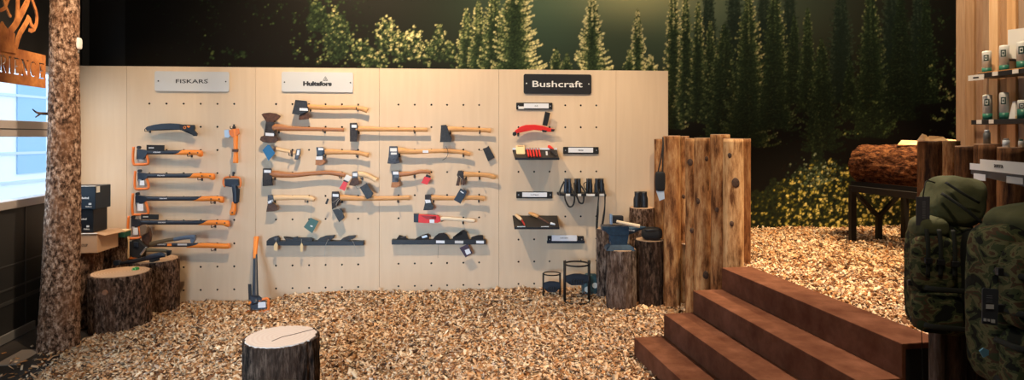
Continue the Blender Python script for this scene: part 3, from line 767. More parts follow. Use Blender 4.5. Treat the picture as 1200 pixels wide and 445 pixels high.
# ------------------------------------------------------------------ plywood display wall with real peg holes
ULx=bp(90,75).x-.12; URx=bp(783,83).x
Lw_=(URx-ULx)/math.cos(TH); BH=1.7+(161-83)/F*bp(783,83).y
org=Vector((ULx,boardY(ULx),0))
def b_u(px): 
    p=bp(px,161); return (p.x-ULx)/math.cos(TH)
def b_z(py,px): return bp(px,py).z
def dwall():
    t=thing('display_wall','birch plywood display wall of tall perforated panels','display wall',org,TH)
    seams=[0,b_u(148.5),b_u(299.5),b_u(444.5),b_u(584.5),b_u(722),Lw_]
    th=.024
    cols={1:[175.1,195.2,215.3,235.2,254.8,274.5],2:[323.5,342.8,362.2,381.5,400.8,419.8],3:[467,486,505.5,524,543,561.5],4:[607.6,626,644,662.4,680.6,698.8]}
    rowsz=[b_z(y,300) for y in (121.8,148.6,175.6,202.5,230,257.3,284.6,311.5,338.3)]
    for i in range(6):
        a,c_=seams[i]+.0012,seams[i+1]-.0012
        us=[b_u(p) for p in cols.get(i,[])]
        b=MB(); hf=[]; h=.0100; s_=.022
        xe=[a]; 
        for u in us: xe+= [u-s_,u+s_]
        xe.append(c_)
        ze=[0.0]
        for z in sorted(rowsz): ze+=[z-s_,z+s_]
        ze.append(BH)
        def V(u,z,y=0): return (u,y,z)
        holecols={2*k+1:us[k] for k in range(len(us))}
        holerows={2*k+1:sorted(rowsz)[k] for k in range(len(rowsz))}
        for ii in range(len(xe)-1):
            for jj in range(len(ze)-1):
                x0,x1,z0,z1=xe[ii],xe[ii+1],ze[jj],ze[jj+1]
                if ii in holecols and jj in holerows:
                    cu,cz=holecols[ii],holerows[jj]
                    # outer square points matched with 16-gon
                    n=16; ring=[];sq=[]
                    for k in range(n):
                        an=2*PI*k/n+PI/n*0; dx,dz=math.cos(an),math.sin(an); m_=max(abs(dx),abs(dz))
                        ring.append((cu+dx*h,0,cz+dz*h)); sq.append((cu+dx/m_*s_,0,cz+dz/m_*s_))
                    inn=[(x,.0235,z) for x,_,z in ring]
                    fs=[(k,(k+1)%n,n+(k+1)%n,n+k) for k in range(n)]+[(n+k,n+(k+1)%n,2*n+(k+1)%n,2*n+k) for k in range(n)]
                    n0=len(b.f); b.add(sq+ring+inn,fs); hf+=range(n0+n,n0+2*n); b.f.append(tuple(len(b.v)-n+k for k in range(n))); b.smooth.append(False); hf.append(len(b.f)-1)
                else:
                    b.add([V(x0,z0),V(x1,z0),V(x1,z1),V(x0,z1)],[(0,1,2,3)])
        # edges and back
        b.add([V(a,0),V(c_,0),V(c_,BH),V(a,BH),V(a,0,th),V(c_,0,th),V(c_,BH,th),V(a,BH,th)],[(4,7,6,5),(0,4,5,1),(1,5,6,2),(2,6,7,3),(3,7,4,0)])
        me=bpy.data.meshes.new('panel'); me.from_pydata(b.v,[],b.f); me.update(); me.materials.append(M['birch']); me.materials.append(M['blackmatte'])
        for q in hf: me.polygons[q].material_index=1  # hole walls and bottoms coloured black to stand in for the shade inside
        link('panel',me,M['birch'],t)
    # battens that stand the wall off the mural
    b=MB()
    for u in (.3,3.0,Lw_-.15): b.box((u,.10,BH/2-.02),(.06,.14,BH-.06))
    b.box((Lw_/2,.03,0.02),(Lw_-.1,.012,.04))
    b.build('batten',M['birch'],t)
    return t
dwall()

# ------------------------------------------------------------------ signs on the wall
def rplate(b,x0,y0,x1,y1,off,ht,rad=1.5,dy=0):
    pts=[]
    for cx_,cy_,a0 in ((x1-rad,y1-rad,0),(x0+rad,y1-rad,90),(x0+rad,y0+rad,180),(x1-rad,y0+rad,270)):
        for k in range(5):
            a=math.radians(a0+k*22.5); xx=cx_+rad*math.cos(a); yy=cy_+rad*math.sin(a)
            pts.append((xx,yy+dy*(xx-x0)/(x1-x0)))
    b.prism(pts,off,ht)
def sign(label,x0,y0,x1,y1,m,dy=.8):
    t=bthing('brand_sign',label,'sign',(x0+x1)/2,(y0+y1)/2)
    b=MB(t); rplate(b,x0,y0,x1,y1,.012,.006,2.2,dy); b.build('plate',m,t,.001)
    return t
def onb(root,px,py,off): return loc(root,bp(px,py,off))
def pxm(px): return bp(px,161).y/F   # metres per pixel there
def stxt(root,s_,cx_,cy_,w,h,off,m,bold=0,space=1,name='lettering'):
    k=pxm(cx_); return text(s_,root,m,onb(root,cx_,cy_,off),w*k,h*k,I3,name,bold,space=space)
def screws(root,pts,off,m):
    b=MB(root)
    for x,y in pts:
        p=b.P(x,y,off); b.cyl(p,.007,.002,12,axis='Y')
    b.build('screw',m,root)
t=sign('light grey FISKARS sign at the upper left of the plywood wall',181.5,83.3,268.7,106.6,M['sign_grey'],.9); stxt(t,'FISKARS',224.8,95.2,36,4.6,.0185,M['ink'],.012); stxt(t,'®',243.2,92.8,1.2,1.2,.0185,M['ink'],name='trademark')
screws(t,((185.5,94.8),(264.6,95.6)),.019,M['ink'])
t=sign('light grey Hultafors sign with a small mountain mark above the name',330.2,84.0,413.9,107.3,M['sign_grey'],.9); stxt(t,'Hultafors',372,98.0,32.8,5.6,.0185,M['ink'],.065)
b=MB(t)
for q1,q2 in (((378.6,94.4),(381.3,89.6)),((381.3,89.6),(384,94.4)),((384,94.4),(378.6,94.4)),((380.4,94.2),(381.5,91.8)),((381.5,91.8),(382.6,94.2))):
    b.bar(b.P(*q1,.019),b.P(*q2,.019),.004,.0012,up=(0,1,0))
b.build('emblem',M['ink'],t); screws(t,((333.4,96.2),(410.6,96.8)),.019,M['ink'])
t=sign('black Bushcraft sign with white lettering above the right-hand tools',613.6,86.6,693,109.7,M['black'],.7); stxt(t,'Bushcraft',653.4,98.4,59,7.4,.0185,M['offwhite'],.008)
screws(t,((617,97.6),(690,98.4)),.019,M['offwhite'])
def holder(label,x0,y0,x1,y1,lx0,lx1,txt=None,extra=None,variant=0):
    t=bthing('label_holder',label,'label holder',(x0+x1)/2,(y0+y1)/2,'label holders on the bushcraft panel')
    b=MB(t); rplate(b,x0,y0,x1,y1,.010,.007,.8,.2); b.build('plate',M['blackmatte'],t,.001)
    b=MB(t); rplate(b,lx0,y0+.9,lx1,y1-1.6,.019,.0015,.3,.1); b.build('label_card',M['white'],t)
    screws(t,((x0+2.6,(y0+y1)/2),(x1-2.4,(y0+y1)/2)),.020,M['bright'])
    if txt: stxt(t,txt,(lx0+lx1)/2,(y0+y1)/2-.2,txt_w(txt),1.6,.0212,M['ink'],.02)
    return t
def txt_w(s): return len(s)*1.25
t=holder('black label holder directly under the Bushcraft sign',605,120.2,647.3,128.4,614,643,'O-O')
b=MB(t); rplate(b,607.5,124.6,614,127.6,.021,.0015,.2); b.build('price_label',M['offwhite'],t)
holder('black label holder by itself to the right of the red fire-striker tray',660,172.0,701.4,180.2,666,695,'vente')
holder('black label holder halfway between the two sloping trays',605,224.4,647.3,232.2,612,641,'vuolupuu')
t=holder('label holder below the wooden-handled knives with a wide raised card',641.6,276.2,684,284.4,647,676.5,'Leatherman')
b=MB(t); b.prism([(641,281.8),(685,281.8),(685,284.8),(641,284.8)],.03,.012); b.build('channel',M['navy'],t,.001)
b=MB(t); rplate(b,646.6,275.4,676,282.2,.044,.0012,.3); b.build('front_card',M['white'],t); stxt(t,'•••••••',661,278.8,9,1,.0458,M['ink'])

# ------------------------------------------------------------------ hooks
def hook(px,y,nick):
    """double-prong hook: back plate in a peg hole, arm under the handle, upturned tip"""
    t=bthing('tool_hook','small black hook under the '+nick,'hook',px,y,'black hooks carrying the tools')
    p=bp(px,y,.0)
    b=MB(t); o0=loc(t,p)
    b.box(o0+Vector((0,-.004,.012)),(.016,.008,.06)); b.build('back_plate',M['black'],t)
    b=MB(t); b.tube([o0+Vector((0,-.004,-.004)),o0+Vector((0,-.05,-.004)),o0+Vector((0,-.095,-.004)),o0+Vector((0,-.103,.006)),o0+Vector((0,-.103,.022))],.0042,8,3); b.build('prong',M['black'],t)
OFF=.072
def handle(t,pts,m,name='handle',flat=.62,off=OFF,n=14):
    """pts (px,py,half height px)"""
    b=MB(t); k=pxm(pts[0][0])
    P_=[b.P(x,y,off) for x,y,_ in pts]; R_=[h*k for *_,h in pts]
    # rounded ends
    b.tube(P_,R_,n,6,flat=flat); return b.build(name,m,t)
def poly(t,name,pts,m,off=OFF,ht=.012,bev=.0025,label=None):
    b=MB(t); b.prism(pts,off,ht); return b.build(name,m,t,bev,label)
def tagcard(t,pts,m,off=.095,name='hang_tag',label=None):
    return poly(t,name,pts,m,off,.003,0,label)
def cord(t,pts,off=.09,r=.0016,m=None,name='cord'):
    b=MB(t); b.tube([b.P(x,y,off) for x,y in pts],r,6,6); return b.build(name,m or M['string'],t)
def edge(n,idx,hi=.014,lo=.002): return [lo if i in idx else hi for i in range(n)]

# ---- wooden-handled axes, middle column
t=bthing('felling_axe','topmost axe, in a crumpled black sheath, below the Hultafors sign','axe',385,126)
handle(t,[(358,125,2.2),(366,125.4,3),(390,126.2,2.6),(414,126.2,2.5),(424,127.6,2.6),(430.5,129.6,3)],M['hick'])
poly(t,'head',[(347,118),(358,118.5),(360.5,124),(361.5,131),(353,135),(345,130)],M['steel2'],ht=.016)
poly(t,'sheath',[(346.6,117),(350.3,117.6),(351,119),(359.3,118.2),(360.6,124),(361.6,130),(355,133),(349.5,134.5),(342.6,133.4),(343.5,129.5),(345.4,123.8)],M['blacklea'],OFF+.012,.016,.004)
poly(t,'blade_cover',[(350.5,135.5),(354,132.8),(362,133.5),(363.6,136.5),(361.6,139.4),(350.3,140.3)],M['rust'],ht=.008)
poly(t,'price_label',[(351,126.4),(361,127),(361,130),(351,129.5)],M['white'],OFF+.031,.001,0)
hook(419.6,128.3,'grip of the topmost black-sheathed axe'); hook(364,128.6,'neck of the topmost black-sheathed axe')

t=bthing('double_bit_axe','large double-bladed axe with brown leather blade covers','axe',350,151)
handle(t,[(319,149.5,2),(322,149.6,4.2),(328,149.4,4),(340,150.6,2.9),(375,151.4,2.2),(398,152,2.1),(403,152.2,2.4)],M['hickred'])
poly(t,'head',[(312,141),(321.4,141),(320.8,149),(321.6,156),(323.6,159),(309,159),(311.5,155),(312.6,149)],M['steel2'],ht=[.006,.006,.018,.012,.006,.006,.012,.018])
poly(t,'upper_blade_cover',[(306.6,134),(309.5,132.6),(316.2,131.9),(324,133),(329,135.9),(326.5,139),(324,141.6),(321.8,141),(320.8,143),(312.4,142.8),(310.8,140.4)],M['rust'],ht=.009)
poly(t,'lower_blade_cover',[(311.5,158),(313,160.5),(317,159),(321.5,159.2),(325.7,161.5),(326.2,164.5),(322,167),(315,167.8),(307.5,166),(304.8,163.8),(306,160)],M['brownlea'],OFF+.004,.010)
poly(t,'price_label',[(311,155.4),(321,156.2),(321,159.4),(311,159)],M['white'],OFF+.018,.001,0)
hook(381,154.0,'far end of the double-bladed axe handle'); hook(327,154.2,'neck of the double-bladed axe')

t=bthing('felling_axe','straight axe with a long flat rectangular black head and pale handle','axe',450,152)
handle(t,[(417,151.2,2.2),(425,151,3),(450,151.5,2.4),(480,151.8,2.3),(498,152,2.4),(500.3,152,2.6)],M['hick'])
poly(t,'head',[(410.2,144),(418,143.7),(419.6,148),(419.4,155),(418.3,166),(410,165.8)],M['steel2'],ht=[.016,.016,.018,.015,.003,.003])
poly(t,'price_label',[(412,146),(418,146.2),(418,149.6),(412,149.4)],M['white'],OFF+.019,.001,0)
hook(486,154.4,'far end of the straight rectangular-headed axe'); hook(420.6,154.8,'neck of the straight rectangular-headed axe')

t=bthing('carpenter_hammer','small hammer with a blue card hanging beside its grip','hammer',333,177)
handle(t,[(321,173.8,2.2),(330,176,1.9),(340,178,1.6),(346,179.8,1.6)],M['ash'])
poly(t,'grip_end',[(320.3,171.6),(323.6,172),(324,176),(321,176.5)],M['brownlea'],ht=.012)
poly(t,'head',[(348,174.6),(352.3,174.4),(352,180),(348.8,187),(345.3,186.6),(346.8,181)],M['steel'],ht=.013)
poly(t,'poll_label',[(348.4,175.8),(351.3,175.8),(350.6,181.4),(347.6,181.8)],M['white'],OFF+.014,.001,0)
poly(t,'binding',[(340.4,176),(343.6,176.6),(343.4,181),(340.6,180)],M['brownlea'],ht=.010)
tagcard(t,[(307.6,175.9),(312.4,171.6),(313.6,169.6),(316,170),(322.4,179.4),(314.8,188.2)],M['tagblue'],label='bright blue card tag')
cord(t,[(315.4,168),(315.6,171),(321,173)],.09)
hook(342,181.2,'hammer with the blue card')

t=bthing('hunters_axe','short axe with orange-brown leather cover below the black-sheathed one','axe',400,178)
handle(t,[(379,178.4,2.2),(384,177.9,3.4),(400,178.2,2.5),(419,179,2.3),(427,181,2.3),(431.8,181.6,3)],M['hick'])
poly(t,'head',[(371,172.3),(378.4,172.2),(380.6,175),(381,180),(378,182),(378.4,188),(370.4,188),(371.5,180)],M['bluegrey'],ht=[.016,.016,.018,.018,.012,.004,.004,.014])
poly(t,'blade_cover',[(370,187),(373,185),(378.6,186.6),(381.4,189.2),(379.4,192),(375,193.8),(369.6,193)],M['tanlea'],ht=.009)
poly(t,'price_label',[(373,173),(379,173.4),(379,176),(373,176)],M['white'],OFF+.019,.001,0)
poly(t,'label_band',[(370.6,183.2),(378,182.8),(378,187.2),(370.2,187)],M['white'],OFF+.013,.001,0)
hook(419.4,182.6,'grip of the short tan-covered axe'); hook(381.6,182.6,'neck of the short tan-covered axe')

t=bthing('forest_axe','long red-brown curved axe with bare dark head, left of the red tag','axe',360,204)
handle(t,[(316,203.4,2.6),(322,203.6,4),(330,204.6,3.6),(345,205,2.9),(365,203.2,2.5),(384,202.2,2.6),(398,204,2.9),(404.6,205.4,2.2)],M['hickred'])
poly(t,'head',[(308.6,197.2),(317.4,197.2),(318.8,201),(319,208),(319,213),(320,217.4),(307.6,218),(308.4,208)],M['steel2'],ht=[.018,.018,.02,.018,.010,.003,.003,.015])
poly(t,'price_label',[(309.5,199),(317.4,199.2),(317.4,202.4),(309.5,202.2)],M['white'],OFF+.021,.001,0)
hook(400,207.2,'curved end of the long red-brown axe'); hook(322.5,208.6,'neck of the long red-brown axe')

t=bthing('hatchet','small hatchet with a red tag, tucked behind the curved axe end','hatchet',425,208)
handle(t,[(417,203.4,2.2),(424,204.2,2.9),(432,206.6,2.5),(437,209.4,2.4),(441,211.2,2.8)],M['ash'],off=OFF)
poly(t,'head',[(413,201),(419,200.6),(420.2,204),(419.4,208),(412.6,208.6)],M['steel'],ht=.014)
poly(t,'blade_cover',[(413.2,206.8),(419,206.8),(421.6,215.4),(416,218),(409,216.8)],M['brownlea'],ht=.009)
poly(t,'label_band',[(413.4,202.6),(418.6,202.4),(418.6,206.4),(413.4,206.2)],M['white'],OFF+.015,.001,0)
tagcard(t,[(403.4,211),(408,213),(404,223.4),(397.6,220.6)],M['red'],label='red card tag')
tagcard(t,[(406,204.4),(412.4,207),(408.4,213.2),(402.4,210.6)],M['offwhite'],.092,'card_top')
poly(t,'tag_band',[(402.8,210.4),(408.6,212.8),(408.0,214),(402.2,211.8)],M['ink'],.1,.001,0)
hook(425,208.8,'small hatchet with the red tag')

t=bthing('hatchet','hatchet with a green card hanging on a string from its handle end','hatchet',340,233)
handle(t,[(320,232.4,2.2),(325,231.6,3.1),(340,231.6,2.6),(357,231.6,2.6),(364,232.8,2.9),(368,234.2,2)],M['ash'])
poly(t,'head',[(314.2,228.4),(319,228.2),(321,231),(321.4,236),(318,239),(314,238)],M['steel'],ht=.015)
poly(t,'blade_cover',[(314,238.4),(319.4,236.6),(323,240),(326,244),(322,247.4),(312.2,248)],M['brownlea'],ht=.010)
poly(t,'price_label',[(313.6,236),(319.4,233.6),(320.4,236),(314.6,238.6)],M['white'],OFF+.017,.001,0)
cord(t,[(364.4,233),(364.8,244),(364.2,256)],.09)
tagcard(t,[(363.8,255),(373.4,259.2),(365.8,273),(356,265.8)],M['taggreen'],.09,label='grey-green card tag')
poly(t,'tag_print',[(364,263.6),(366.6,264.6),(366,266),(363.4,265)],M['white'],.0945,.001,0)
hook(360.6,235.2,'handle of the green-card hatchet'); hook(322.6,235.6,'neck of the green-card hatchet')

t=bthing('forest_axe','long axe with black covers dangling from head and handle','axe',440,232)
handle(t,[(396,232,2.6),(403,231.6,3.4),(425,232.6,2.7),(455,232.2,2.5),(472,231.8,2.6),(480,231.6,2.9)],M['hick'])
poly(t,'head',[(389.2,224.2),(396.6,224.2),(398.6,229),(399,235),(396.6,240),(389,245.6),(388.6,234)],M['steel2'],ht=[.018,.018,.02,.018,.008,.003,.012])
poly(t,'price_label',[(389.8,227),(396.8,227.4),(396.8,230.6),(389.8,230.2)],M['white'],OFF+.021,.001,0)
poly(t,'blade_cover',[(389.8,245.8),(400.2,244),(403.8,254.8),(397.6,260.2)],M['blacklea'],.09,.010)
cord(t,[(397.6,233),(394,240),(398,246)],.1,.002)
tagcard(t,[(383.6,232.2),(385.6,233.2),(383.2,239.4),(381,238.4)],M['ink'],.09,'small_tag')
cord(t,[(385,233),(390,237),(397,232)],.095,.0012)
poly(t,'hanging_cover',[(421.6,219.4),(427.4,216.2),(429.8,214.2),(431.6,218),(437.6,226.6),(435,231),(430,233)],M['blacklea'],.10,.012)
cord(t,[(416,216),(419,221),(424,219)],.1,.0015,M['black'])
hook(467,235.4,'far end of the axe with dangling black covers'); hook(401,235.8,'neck of the axe with dangling black covers')

# ---- right column axes
t=bthing('forest_axe','axe wearing a black boot-shaped cover with a loose black cord','axe',550,153)
handle(t,[(522,152,2.2),(528,151.4,3.1),(545,151.8,2.5),(565,152.3,2.4),(575,153.2,2.8)],M['hick'])
poly(t,'head',[(517,147),(523,146.4),(525.5,151),(524,157),(517,158)],M['steel2'],ht=.015)
poly(t,'sheath',[(516.8,146.6),(522.8,146.2),(525.6,152.4),(524.4,156.8),(529.6,162),(528.4,166.3),(515.4,166.5),(516.8,158.8)],M['blacklea'],OFF+.006,.018,.004)
cord(t,[(522.4,171),(525,178),(523.4,184),(518.6,187.6)],.09,.003,M['black'],'loose_cord')
cord(t,[(521,166),(521,169),(522.4,171.6)],.09,.0012)
hook(562,154.8,'far end of the boot-covered axe'); hook(527.6,155.4,'neck of the boot-covered axe')

t=bthing('felling_axe','long axe with a large bare grey head and gently curved pale handle','axe',505,180)
handle(t,[(465,178,2.6),(469,176.6,3.8),(480,177.8,3),(500,177.4,2.5),(522,176.8,2.4),(540,178.2,2.4),(547,179.8,2.5),(551,181,2.4)],M['hick'])
poly(t,'head',[(456.4,171.2),(465.6,171.2),(466.8,176),(466.8,182),(467.4,186.4),(469,190.6),(462,192),(453.8,191.4),(455.4,184)],M['steel'],ht=[.018,.018,.02,.018,.01,.003,.003,.003,.012])
poly(t,'price_label',[(457.2,173.4),(465,173.4),(465,177.4),(457.2,177.4)],M['offwhite'],OFF+.021,.001,0); poly(t,'second_label',[(458,178.6),(465,178.6),(465,181),(458,181)],M['offwhite'],OFF+.020,.001,0)
poly(t,'handle_label',[(495.4,176),(502,176),(502,179),(495.4,179)],M['white'],OFF+.02,.001,0)
hook(543,181.6,'far end of the long grey-headed axe'); hook(468.4,181.8,'neck of the long grey-headed axe')

t=bthing('leather_sheath','black rectangular leather cover hanging alone right of the long grey-headed axe','sheath',572,179)
poly(t,'cover',[(565.6,174.2),(570.6,172.4),(572.4,170.8),(579.8,184.2),(574.4,187.4),(572,189)],M['blacklea'],.03,.012)
cord(t,[(561.6,175.8),(564,176.4),(567,175)],.028,.0016,M['black'])

t=bthing('hatchet','small dark-handled hatchet with tan blade cover and a red tag at its grip','hatchet',480,206)
handle(t,[(466,204.4,2.2),(471,204,2.9),(482,203.2,2.3),(490,201.4,2.3),(497,201,2.3),(504.6,202.2,1.8)],M['hickred'])
poly(t,'head',[(458.6,200.2),(466.4,199.8),(468,203),(467.6,208),(466.8,214),(459.4,214),(459.6,206)],M['steel'],ht=[.015,.015,.017,.015,.006,.006,.012])
poly(t,'blade_cover',[(459,213.4),(468.4,213.2),(469,217),(465,219.8),(458.2,219.4)],M['tanlea'],ht=.009)
poly(t,'label_band',[(460.6,201),(467,201),(467,204.4),(460.6,204.4)],M['white'],OFF+.018,.001,0)
tagcard(t,[(497.4,206.6),(505.4,208.6),(500.6,216.4),(493.6,214.2)],M['red'],label='red card tag')
tagcard(t,[(499.6,204.2),(504.8,206),(504.4,208.6),(498.4,207)],M['ink'],.093,'tag_top'); cord(t,[(500,203),(501,205),(503,202)],.095,.0015,M['black'])
hook(486,206.6,'dark-handled hatchet with tan cover')

t=bthing('hatchet','short pale-handled hatchet with two dark leather strips over its blade','hatchet',560,207)
handle(t,[(541,205,2.2),(546,204.4,3),(560,204.6,2.5),(572,205.6,2.5),(578,207.2,2.8),(581,207.8,1.8)],M['hick'])
poly(t,'head',[(537,199.8),(541.6,199.6),(543.8,203),(543.4,208),(537,208.6),(535.4,205)],M['steel2'],ht=.015)
poly(t,'blade_cover',[(536.8,206),(540,208),(538,217.6),(534.2,217.4)],M['brownlea'],ht=.009); poly(t,'cover_strap',[(540.4,208),(543,207),(546.2,214),(543.4,217.2),(540,216)],M['brownlea'],ht=.009)
cord(t,[(538,206),(541,210),(542,217)],.095,.0015)
hook(561.8,208.4,'pale hatchet with two leather strips'); hook(546,208.2,'neck of the pale hatchet with leather strips')

t=bthing('hatchet','hatchet with black strapped cover and a slate card across its handle','hatchet',535,233)
handle(t,[(503,232.4,2.2),(508,231.6,3),(525,232.2,2.4),(550,231.6,2.4),(562,232,2.5),(567.6,233,2.9)],M['hick'])
poly(t,'head',[(498,228),(504.6,227.6),(506,231),(505.6,237),(498,238)],M['steel2'],ht=.015)
poly(t,'blade_cover',[(498,238),(505,236.6),(506.6,239.6),(508.6,242),(507,245.6),(496,246.2)],M['blacklea'],ht=.011)
poly(t,'price_label',[(497.8,233.8),(504,234),(505,237.4),(499,238)],M['white'],OFF+.017,.001,0)
tagcard(t,[(539.6,220.6),(543,222.6),(544.8,222),(547.2,224.8),(546,227.6),(539.6,238.6),(531.8,234)],M['bluegrey'],.10,label='slate blue card tag')
poly(t,'tag_print',[(540,223.4),(543.6,225.8),(543,226.8),(539.4,224.6)],M['white'],.1045,.001,0)
hook(561,235,'end of the slate-card hatchet'); hook(508,235.2,'neck of the slate-card hatchet')

t=bthing('packaged_hatchet','hatchet in bright red packaging with a slim pale handle','hatchet',520,256)
handle(t,[(516,256.8,2),(522,256,2.2),(542,257.4,1.9),(552,258.4,2.3),(556.4,259,2)],M['beech'])
poly(t,'head_pack',[(490,250.8),(500,251.4),(513,252.2),(516,254.6),(516.4,259),(513,260.6),(498,261),(490,260.4)],M['red'],ht=.018)
poly(t,'cap_card',[(485,250),(490.6,250.3),(490.4,260.3),(485,260)],M['navy'],ht=.02); poly(t,'price_label',[(503.4,257),(509,257),(509,261.4),(503.4,261)],M['white'],OFF+.02,.001,0)
poly(t,'pack_patch',[(493,252.4),(511,253.2),(504,255),(511,257),(500,256.6)],M['reddark'],OFF+.0185,.001,0)  # darker red patch on the pack front
b=MB(t)
p_=b.P(517.6,257,OFF); b.ring(p_,.018,.005,20,6,'Y'); b.build('neck_ring',M['steel2'],t)
hook(542.6,260.2,'handle of the red-packaged hatchet')

# ---- orange and black tools
def guard(t,x0,y0,x1,y1,lab=True,lx=None):
    """orange blade guard: open rounded frame"""
    b=MB(t); w=3.1
    pts=[(x0+1.2,y0+1),(x0+.4,(y0+y1)/2),(x0+1,y1-1.2),(x0+5,y1-.2),(x1-3,y1-.8),(x1-.8,y1-3),(x1-2.6,y1-11),(x1-5,y0+9)]
    b.tube([b.P(x,y,OFF) for x,y in pts],1.5*pxm(x0),8,4,flat=.9)
    b.build('blade_guard',M['orange2'],t)
def fiskars(t,gx0,gy0,gx1,gy1,sy,sx1,gx,ex,hd,card=None,nicks=None):
    guard(t,gx0,gy0,gx1,gy1)
    hx0,hy0,hx1,hy1=hd
    poly(t,'head',[(hx0,hy0),(hx1,hy0+.6),(hx1+4,sy-2.2),(hx1+4,sy+2.4),(hx1,hy1),(hx0+1,gy1-6),(hx0-.6,hy1)],M['bluegrey'],ht=[.016,.018,.018,.018,.014,.004,.010])
    poly(t,'blade',[(hx0+.8,hy1-.4),(hx1-.2,hy1-.4),(hx1+.6,gy1-4.2),(hx0+.4,gy1-4)],M['bright'],ht=[.012,.012,.002,.002])
    poly(t,'guard_label',[(hx0+1.8,hy1+1),(hx1-.6,hy1+1),(hx1-.2,gy1-4.6),(hx0+1.6,gy1-4.6)],M['white'],OFF+.016,.001,0)
    b=MB(t); p_=b.P(hx0+3.6,hy0-2,OFF); b.cyl(p_+Vector((0,-.012,0)),.016,-.03 if False else .03,16,axis='Y'); b.build('lock_knob',M['black'],t)
    handle(t,[(hx1,sy,2.6),(hx1+6,sy,2.7),((hx1+sx1)/2,sy,2.5),(sx1+3,sy,2.6)],M['bluegrey'],'shaft',.75)
    handle(t,[(gx,sy+1.4,1.2),(gx+5,sy+.9,2.1),(sx1+2,sy+.2,2.9),((sx1+ex)/2,sy+.1,2.9),(ex-6,sy+.4,3.1),(ex-2,sy+1.4,3.9),(ex,sy+1.4,3.2)],M['orange'],'grip',.8)
    tw=(sx1-hx1)
    stxt(t,'FISKARS',hx1+tw*.34,sy-.1,8.2,1.3,OFF+.0185,M['white'],.02)
    if card:
        poly(t,'info_card',card,M['blackmatte'],OFF+.01,.003,0)
        cx_=sum(p[0] for p in card)/4; cy_=sum(p[1] for p in card)/4
        poly(t,'card_print',[(cx_-8,cy_-.7),(cx_-2,cy_-.7),(cx_-2,cy_+.4),(cx_-8,cy_+.4)],M['sign_grey'],OFF+.014,.001,0)
    b=MB(t)
    for xx in (ex-14.5,ex-5): b.cyl(b.P(xx,sy+.4,OFF+.018),.007,.008,12,axis='Y')
    b.build('grip_hole',M['black'],t)
def pruning():
    t=bthing('pruning_saw','curved pruning saw in a long black sheath above the orange-gripped axes','saw',200,150)
    poly(t,'sheath',[(170.6,150.4),(172.6,148.4),(180,146.3),(190,144.8),(200,144.4),(210,145),(217,146.4),(218,151.6),(210,152.2),(198,151.2),(186,151.4),(178,152.4),(173,153.3)],M['bluegrey'],ht=.012,bev=.005)
    poly(t,'grip',[(211,145.6),(219,146.4),(224,147),(227.8,146.2),(228.6,150),(227.8,152.6),(231.2,156.6),(230.6,159.4),(227.6,159.4),(224.4,155.2),(221,153.2),(211.4,152.4)],M['black'],ht=.015,bev=.004)
    b=MB(t); b.ring(b.P(216.4,149.4,OFF+.016),.011,.003,20,6,'Y'); b.ring(b.P(221,148.4,OFF+.016),.008,.003,20,6,'Y'); b.build('pivot_ring',M['orange'],t)
    poly(t,'grip_inlay',[(219,147),(223,147.6),(222.4,149),(219,148.6)],M['orange'],OFF+.016,.001,0)
    hook(176,153.6,'tip of the black pruning saw sheath')
pruning()
t=bthing('splitting_axe','shortest horizontal black and orange axe, info card above its shaft','axe',198,178)
fiskars(t,155.4,171,174.4,193,178.4,213,203,237,(161,174.6,169,186.6),[(171.8,169.6),(192.8,170),(192.6,177),(171.8,176.4)])
hook(225,182.2,'shortest orange-gripped axe')
t=bthing('splitting_axe','black and orange axe second in the column, orange grip ending mid-panel','axe',205,206)
fiskars(t,157.4,199.4,175,221.6,205.6,226,218,251.3,(162,202,169.6,210.4))
hook(237,209.6,'second orange-gripped axe')
t=bthing('splitting_axe','black and orange axe third in the column, without a card','axe',210,232)
fiskars(t,154.6,225.4,174.6,251.6,232.6,236,225,262,(159.4,228.8,168.4,237.8))
hook(252,236.6,'third orange-gripped axe')
t=bthing('splitting_axe','long black and orange axe fourth in the column with a black card on its shaft','axe',212,260)
fiskars(t,149.6,252,166,279.4,260.6,243,231,268.6,(154.4,256,162,265.6),[(165.4,250.8),(186,251.2),(185.8,257.4),(165.4,256.8)])
hook(252.6,264.4,'fourth orange-gripped axe')
t=bthing('splitting_axe','lowest black and orange axe, its head hidden behind the leaning hatchets','axe',215,287)
handle(t,[(166,287,2.4),(190,286.9,2.4),(215,286.8,2.3),(232,286.6,2.2)],M['bluegrey'],'shaft',.75)
handle(t,[(219,289.2,1),(228,288,2.2),(236,287.6,2.9),(252,287.8,2.8),(264,288.4,3),(269,287.6,3)],M['orange'],'grip',.8)
poly(t,'head',[(152,282.6),(163,283),(168,285),(168,289.6),(161,291),(152,300)],M['bluegrey'],ht=.012); guard(t,147,281,163,303)
stxt(t,'FISKARS',189,286.4,9,1.3,OFF+.018,M['white'],.02); poly(t,'price_label',[(196,285.2),(201,285.2),(201,288),(196,288)],M['orange'],OFF+.018,.001,0)
poly(t,'shaft_print',[(208,285.4),(219,285.4),(219,287.4),(208,287.4)],M['sign_grey'],OFF+.0172,.001,0)
hook(252.6,291.4,'lowest orange-gripped axe')

